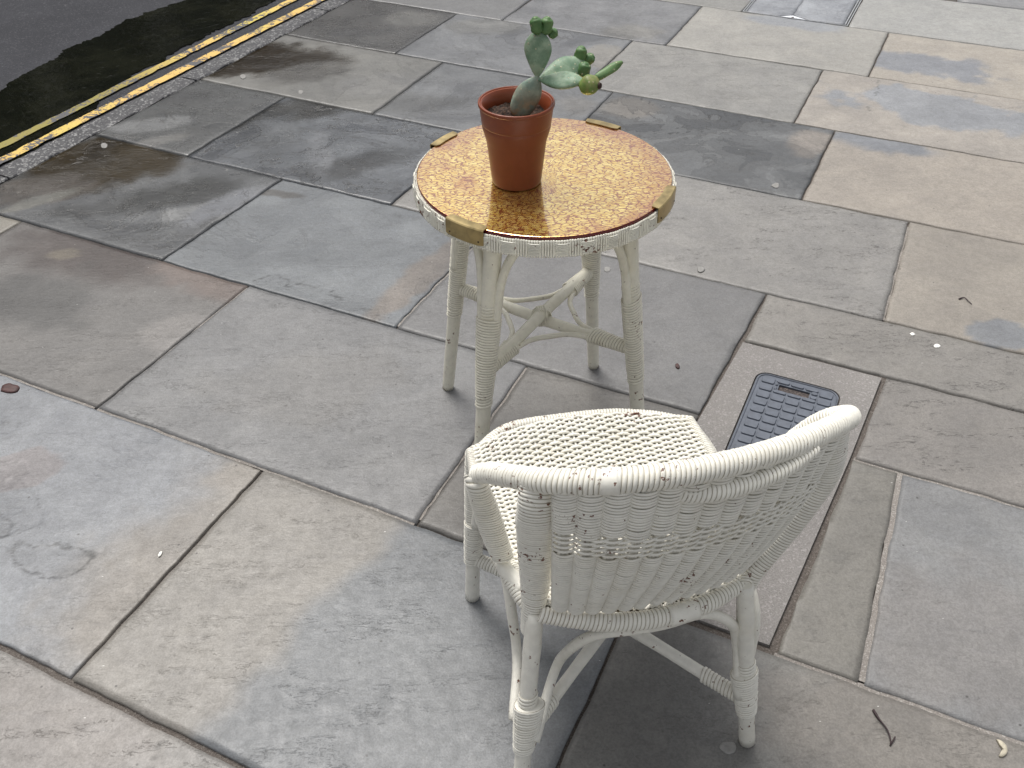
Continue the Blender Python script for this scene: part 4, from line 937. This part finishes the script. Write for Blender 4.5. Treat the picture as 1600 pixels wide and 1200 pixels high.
# rolled edges of the seat
mb = MB()
fe = catmull(SF, 40); wrap(mb, fe.tolist()[::3]+[fe[-1].tolist()], [.006], pitch=.0075, ridge=.0020, seg=12, tilt=.004); mb.build('seat_border', M_chair, sw)
v = np.linspace(0, .95, 20)
for uu in (0.0, 1.0): mb = MB(); wrap(mb, Sseat(np.full(20, uu), v).tolist(), [.0088], pitch=.0042, ridge=.0012, seg=12); mb.build('seat_border', M_chair, sw)

# back panel: u from left post to right post, v from bottom to top
PB = np.array([tuple(p) for p in W3((862, 949, .415), (905, 954, .413), (960, 951, .413), (1020, 940, .413), (1080, 925, .413), (1130, 905, .416), (1163, 885, .420))])
PT = np.array([tuple(p) for p in W3((862, 765, .690), (920, 766, .700), (1000, 766, .706), (1100, 750, .706), (1180, 730, .702), (1260, 702, .69), (1316, 672, .675))])
PBc = catmull(PB, 101); PTc = catmull(PT, 101)
def Sback(u, v):
    k = np.clip(u, 0, 1)*100; i = np.arange(101)
    B__ = np.stack([np.interp(k, i, PBc[:, q]) for q in range(3)], 1); T_ = np.stack([np.interp(k, i, PTc[:, q]) for q in range(3)], 1)
    P = B__*(1-v[:, None])+T_*v[:, None]
    bul = np.sin(np.pi*np.clip(v, 0, 1)); P[:, 1] -= .020*bul*(.4+.6*np.sin(np.pi*u)); P[:, 0] += .010*bul*u
    return P
NSK = 13
mb = MB()
def gapf(v0, i):
    return .55 < v0 < .71 and i % 4 in (0, 3)
weave(mb, Sback, 1, NSK, 112, .0019, .0023, .0068, per=8, gap=gapf, jit=.45)
bw = mb.build('woven_back', M_panel, chair)
mb = MB()
for i in range(NSK):
    v = np.linspace(0, 1, 40); P = Sback(np.full(40, (i+.5)/NSK), v); 
    for d_ in (-.0048, .0, .0048): sweep(mb, P+np.array([d_, 0, 0]), .0036, seg=7)
mb.build('back_stakes', M_panel, bw)
# open twisted weave across the loose band
mb = MB()
for v0 in (.59, .625, .66, .69):
    for ph in (0, 1):
        n_ = NSK*8+1; u = np.linspace(.12, 1, n_); P = Sback(u, np.full(n_, v0)+.008*np.sin(np.pi*u*NSK+ph*np.pi)); du = np.gradient(P, axis=0); N = np.cross(du, (0, 0, 1)); N /= np.linalg.norm(N, axis=1)[:, None]
        P = P+N*(.0062*np.cos(np.pi*u*NSK+ph*np.pi))[:, None]; sweep(mb, P, .0022, seg=6)
mb.build('twisted_strands', M_panel, bw)
# posts at both sides of the back, wide and flat bound
pl_ = [(.033, .875, .680)]+W3((840, 795, .635), (840, 860, .53), (836, 915, .44), (832, 960, .375), (829, 985, .33))
mb = MB(); wrap(mb, pl_, [.025, .0315, .030, .0255, .0195, .0165], [.0175, .018, .018, .0175, .0165, .0165], pitch=.0052, ridge=.0010, ref=(1, .1, 0), seg=20); mb.build('back_post', M_panel, chair)
pr__ = W3((1306, 666, .682), (1292, 735, .59), (1258, 790, .525), (1212, 850, .455), (1180, 890, .41), (1165, 915, .375))
mb = MB(); wrap(mb, pr__, [.0235, .0270, .0285, .0265, .0205, .0165], [.0165, .017, .017, .0165, .016, .0155], pitch=.0052, ridge=.0010, ref=(.9, .45, 0), seg=20); mb.build('back_post', M_panel, chair)
# the thick top rail with both arms
rail = W3((744, 742, .612), (762, 739, .632), (800, 744, .662), (850, 751, .692), (900, 753, .705), (950, 752, .713), (1000, 748, .718), (1060, 741, .719), (1120, 729, .718), (1180, 714, .715), (1240, 695, .707), (1290, 673, .692), (1318, 658, .675), (1327, 651, .655), (1316, 650, .632), (1290, 656, .605), (1255, 676, .56), (1222, 706, .50))+[(.415, 1.085, .43), (.395, 1.06, .405)]
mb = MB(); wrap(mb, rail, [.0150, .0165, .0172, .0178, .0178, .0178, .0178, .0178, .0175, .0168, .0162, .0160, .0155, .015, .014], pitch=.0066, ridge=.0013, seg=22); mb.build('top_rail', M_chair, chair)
mb = MB(); arm = W3((741, 741, .612), (746, 758, .600), (757, 790, .555), (772, 835, .49), (786, 872, .43))
wrap(mb, arm, [.0155, .0185, .0205, .0190, .0175], [.0155, .0125, .0110, .0105, .0105], pitch=.0052, ridge=.0008, ref=(1, .15, .2), seg=18); mb.build('arm_support', M_chair, chair)
mb = MB(); sweep(mb, catmull(W3((783, 872, .415), (790, 890, .41), (803, 905, .405), (815, 925, .40)), 12), .0125, seg=14); mb.build('side_joint', M_chair, chair)
# second roll below the rail
mb = MB(); wrap(mb, W3((1000, 757, .700), (1030, 766, .690), (1070, 771, .684), (1120, 768, .684), (1180, 752, .686), (1230, 731, .690), (1275, 702, .694)), [.008, .0125, .0135, .0135, .0125, .011, .008], pitch=.0062, ridge=.0013, seg=16); mb.build('lower_roll', M_chair, chair)
# bare patch of the rail where the binding has worn through
mb = MB(); sweep(mb, catmull(W3((938, 752.5, .712), (960, 752, .714), (968, 751.5, .715)), 6), .0183, seg=22); mb.build('bare_patch', M_chair, chair)

# ------------------------------------------------------------------ litter on the paving
M_twig = simple('dark_twig', (.035, .02, .022), .7); M_leaf = simple('dead_leaf', (.055, .022, .02), .6, .3, 90); M_gum = simple('old_gum', (.235, .23, .22), .8, .1, 120); M_white = simple('white_petal', (.75, .74, .70), .6)
def twig(pts, r_, label, name='twig'):
    mb = MB(); q = [tuple(at(a, b, 0)+V(0, 0, r_+.0005+zz)) for a, b, zz in pts]; sweep(mb, catmull(q, 24), np.interp(np.linspace(0, 1, 24), [0, .1, .3, 1], [r_*1.6, r_*1.7, r_, r_*.8]), seg=8)
    tag(mb.build(name, M_twig), label, 'twig')
twig([(1364, 1110, 0), (1373, 1125, .001), (1385, 1142, .003), (1391, 1160, .002), (1390, 1166, 0), (1398, 1153, .002)], .0016, 'dark hooked twig lying on the paving right of the chair leg')
twig([(1498, 468, 0), (1506, 466, .001), (1512, 471, .001), (1518, 476, 0)], .0014, 'short bent twig lying on the beige paving stone')
def flat(name, pts, h, mat, label, cat, z=0.0015, group=None):
    mb = MB(); q = np.array([at(a, b, 0)[:2] for a, b in pts]); P = catmull([(*p, 0) for p in q]+[(*q[0], 0)], 37)[:-1, :2]; c_ = P.mean(0); n_ = len(P); v = []
    for k, zz in ((1.0, z-.001), (.93, z+h*.7), (.6, z+h), (.2, z+h)):
        for p in P: e_ = c_+(p-c_)*k; v.append((*e_, zz+.0006*math.sin(p[0]*900+k*5)*(k < .9)))
    f = [(r_*n_+i, r_*n_+(i+1) % n_, (r_+1)*n_+(i+1) % n_, (r_+1)*n_+i) for r_ in range(3) for i in range(n_)]+[tuple(range(3*n_, 4*n_)), tuple(range(n_-1, -1, -1))]
    mb.add(v, f); me_ = mb.mesh(name); bm = bmesh.new(); bm.from_mesh(me_); bmesh.ops.recalc_face_normals(bm, faces=bm.faces); return tag(obj(name, bm, mat), label, cat, group)
flat('leaf', [(1, 612), (4, 604), (14, 600), (22, 602), (31, 605), (27, 613), (14, 615)], .004, M_leaf, 'dark red brown dead leaf on the blue grey paving stone', 'leaf')
flat('orange_peel', [(1556, 1156), (1563, 1158), (1572, 1167), (1573, 1178), (1566, 1184), (1560, 1182), (1566, 1174), (1560, 1164)], .004, simple('pale_peel', (.46, .42, .33), .6), 'pale curled scrap of peel on the paving stone', 'food scrap')
flat('scrap', [(1055, 570), (1059, 569), (1062, 574), (1060, 577), (1056, 575)], .003, M_leaf, 'tiny dark brown scrap on the grey stone right of the table', 'leaf scrap')
flat('petal', [(247, 868), (250, 863), (254, 862), (252, 868), (248, 871)], .001, M_white, 'small white petal on the blue grey paving stone', 'petal')
flat('petal', [(1458, 541), (1462, 538), (1469, 540), (1468, 543), (1461, 544)], .001, M_white, 'small white flake on the rough paving stone, right of the cover', 'petal')
flat('petal', [(1421, 522), (1425, 520), (1430, 523), (1425, 525)], .001, M_white, 'smallest white flake on the rough stone, nearer the long joint', 'petal')
GS = [(949, 421, 6, 'pale gum spot under the table, between its two right legs'), (1095, 421, 6, 'pale gum spot on the rough beige stone just right of the table'),
      (354, 266, 4, 'tiny gum spot on the damp stone just above the joint left of the table'), (1137, 1168, 14, 'largest gum spot, translucent grey, left of the chair\'s right back foot'),
      (380, 120, 5, 'pale gum spot on the brown damp stone beside the kerb'), (163, 228, 6, 'grey gum spot on the dark stained stone at the kerb, left of the light stone'),
      (470, 144, 4, 'small gum spot on the light stone left of the flower pot, near the long joint'), (1524, 151, 4, 'white gum spot on the bluish patch of stone at the upper right'),
      (1212, 290, 6, 'gum spot at the lower edge of the flaked dark stone right of the table')]
for x, y, r_, lb in GS:
    th = np.linspace(0, 2*np.pi, 9)[:-1]; flat('gum_spot', [(x+r_*math.cos(a)*random.uniform(.8, 1.15), y+r_*.72*math.sin(a)*random.uniform(.8, 1.15)) for a in th], .0003, M_gum, lb, 'chewing gum', .0014, 'gum spots on the paving')

# ------------------------------------------------------------------ terrace over the road (seen only mirrored in the gutter water)
M_brick = simple('dark_brick', (.045, .032, .026), .85, .4, 6); M_pane = simple('dark_window_glass', (.02, .022, .025), .1, .1); M_sill = simple('painted_sill', (.30, .29, .27), .7)
D0 = KW+9.0
bl = empty('unseen_terrace_building', (*kp(4, D0+3), -.1), 'dark brick terrace with sash windows across the road, seen only mirrored in the gutter water', 'building')
def kbox(mb, a0, a1, b0, b1, z0, z1):
    c0 = np.array(kp((a0+a1)/2, (b0+b1)/2)); box(mb, (*c0, (z0+z1)/2), (*(kd*(a1-a0)/2), 0), (*(kn*(b1-b0)/2), 0), (0, 0, (z1-z0)/2))
mb = MB(); kbox(mb, -14, 34, D0, D0+7, -.1, 6.2); mb.build('wall', M_brick, bl, False)
for k in range(-6, 15):
    mb = MB(); kbox(mb, k*2.4-.35, k*2.4+.05, D0-.06, D0-.003, -.1, 6.2); mb.build('added_pilaster', M_sill, bl, False)  # unseen, added to mirror as pale streaks in the gutter water
mb = MB(); kbox(mb, -14.1, 34.1, D0-.12, D0+7.1, 6.205, 6.45); mb.build('cornice', M_sill, bl, False)
for k in range(-5, 14):
    for z in (.9, 3.6):
        a = k*2.4+1; mb = MB(); kbox(mb, a-.5, a+.5, D0-.03, D0+.02, z, z+1.6); wd_ = mb.build('window', M_sill, bl, False)
        mb = MB(); kbox(mb, a-.44, a+.44, D0-.035, D0-.0305, z+.06, z+1.54); mb.build('pane', M_pane, wd_, False)
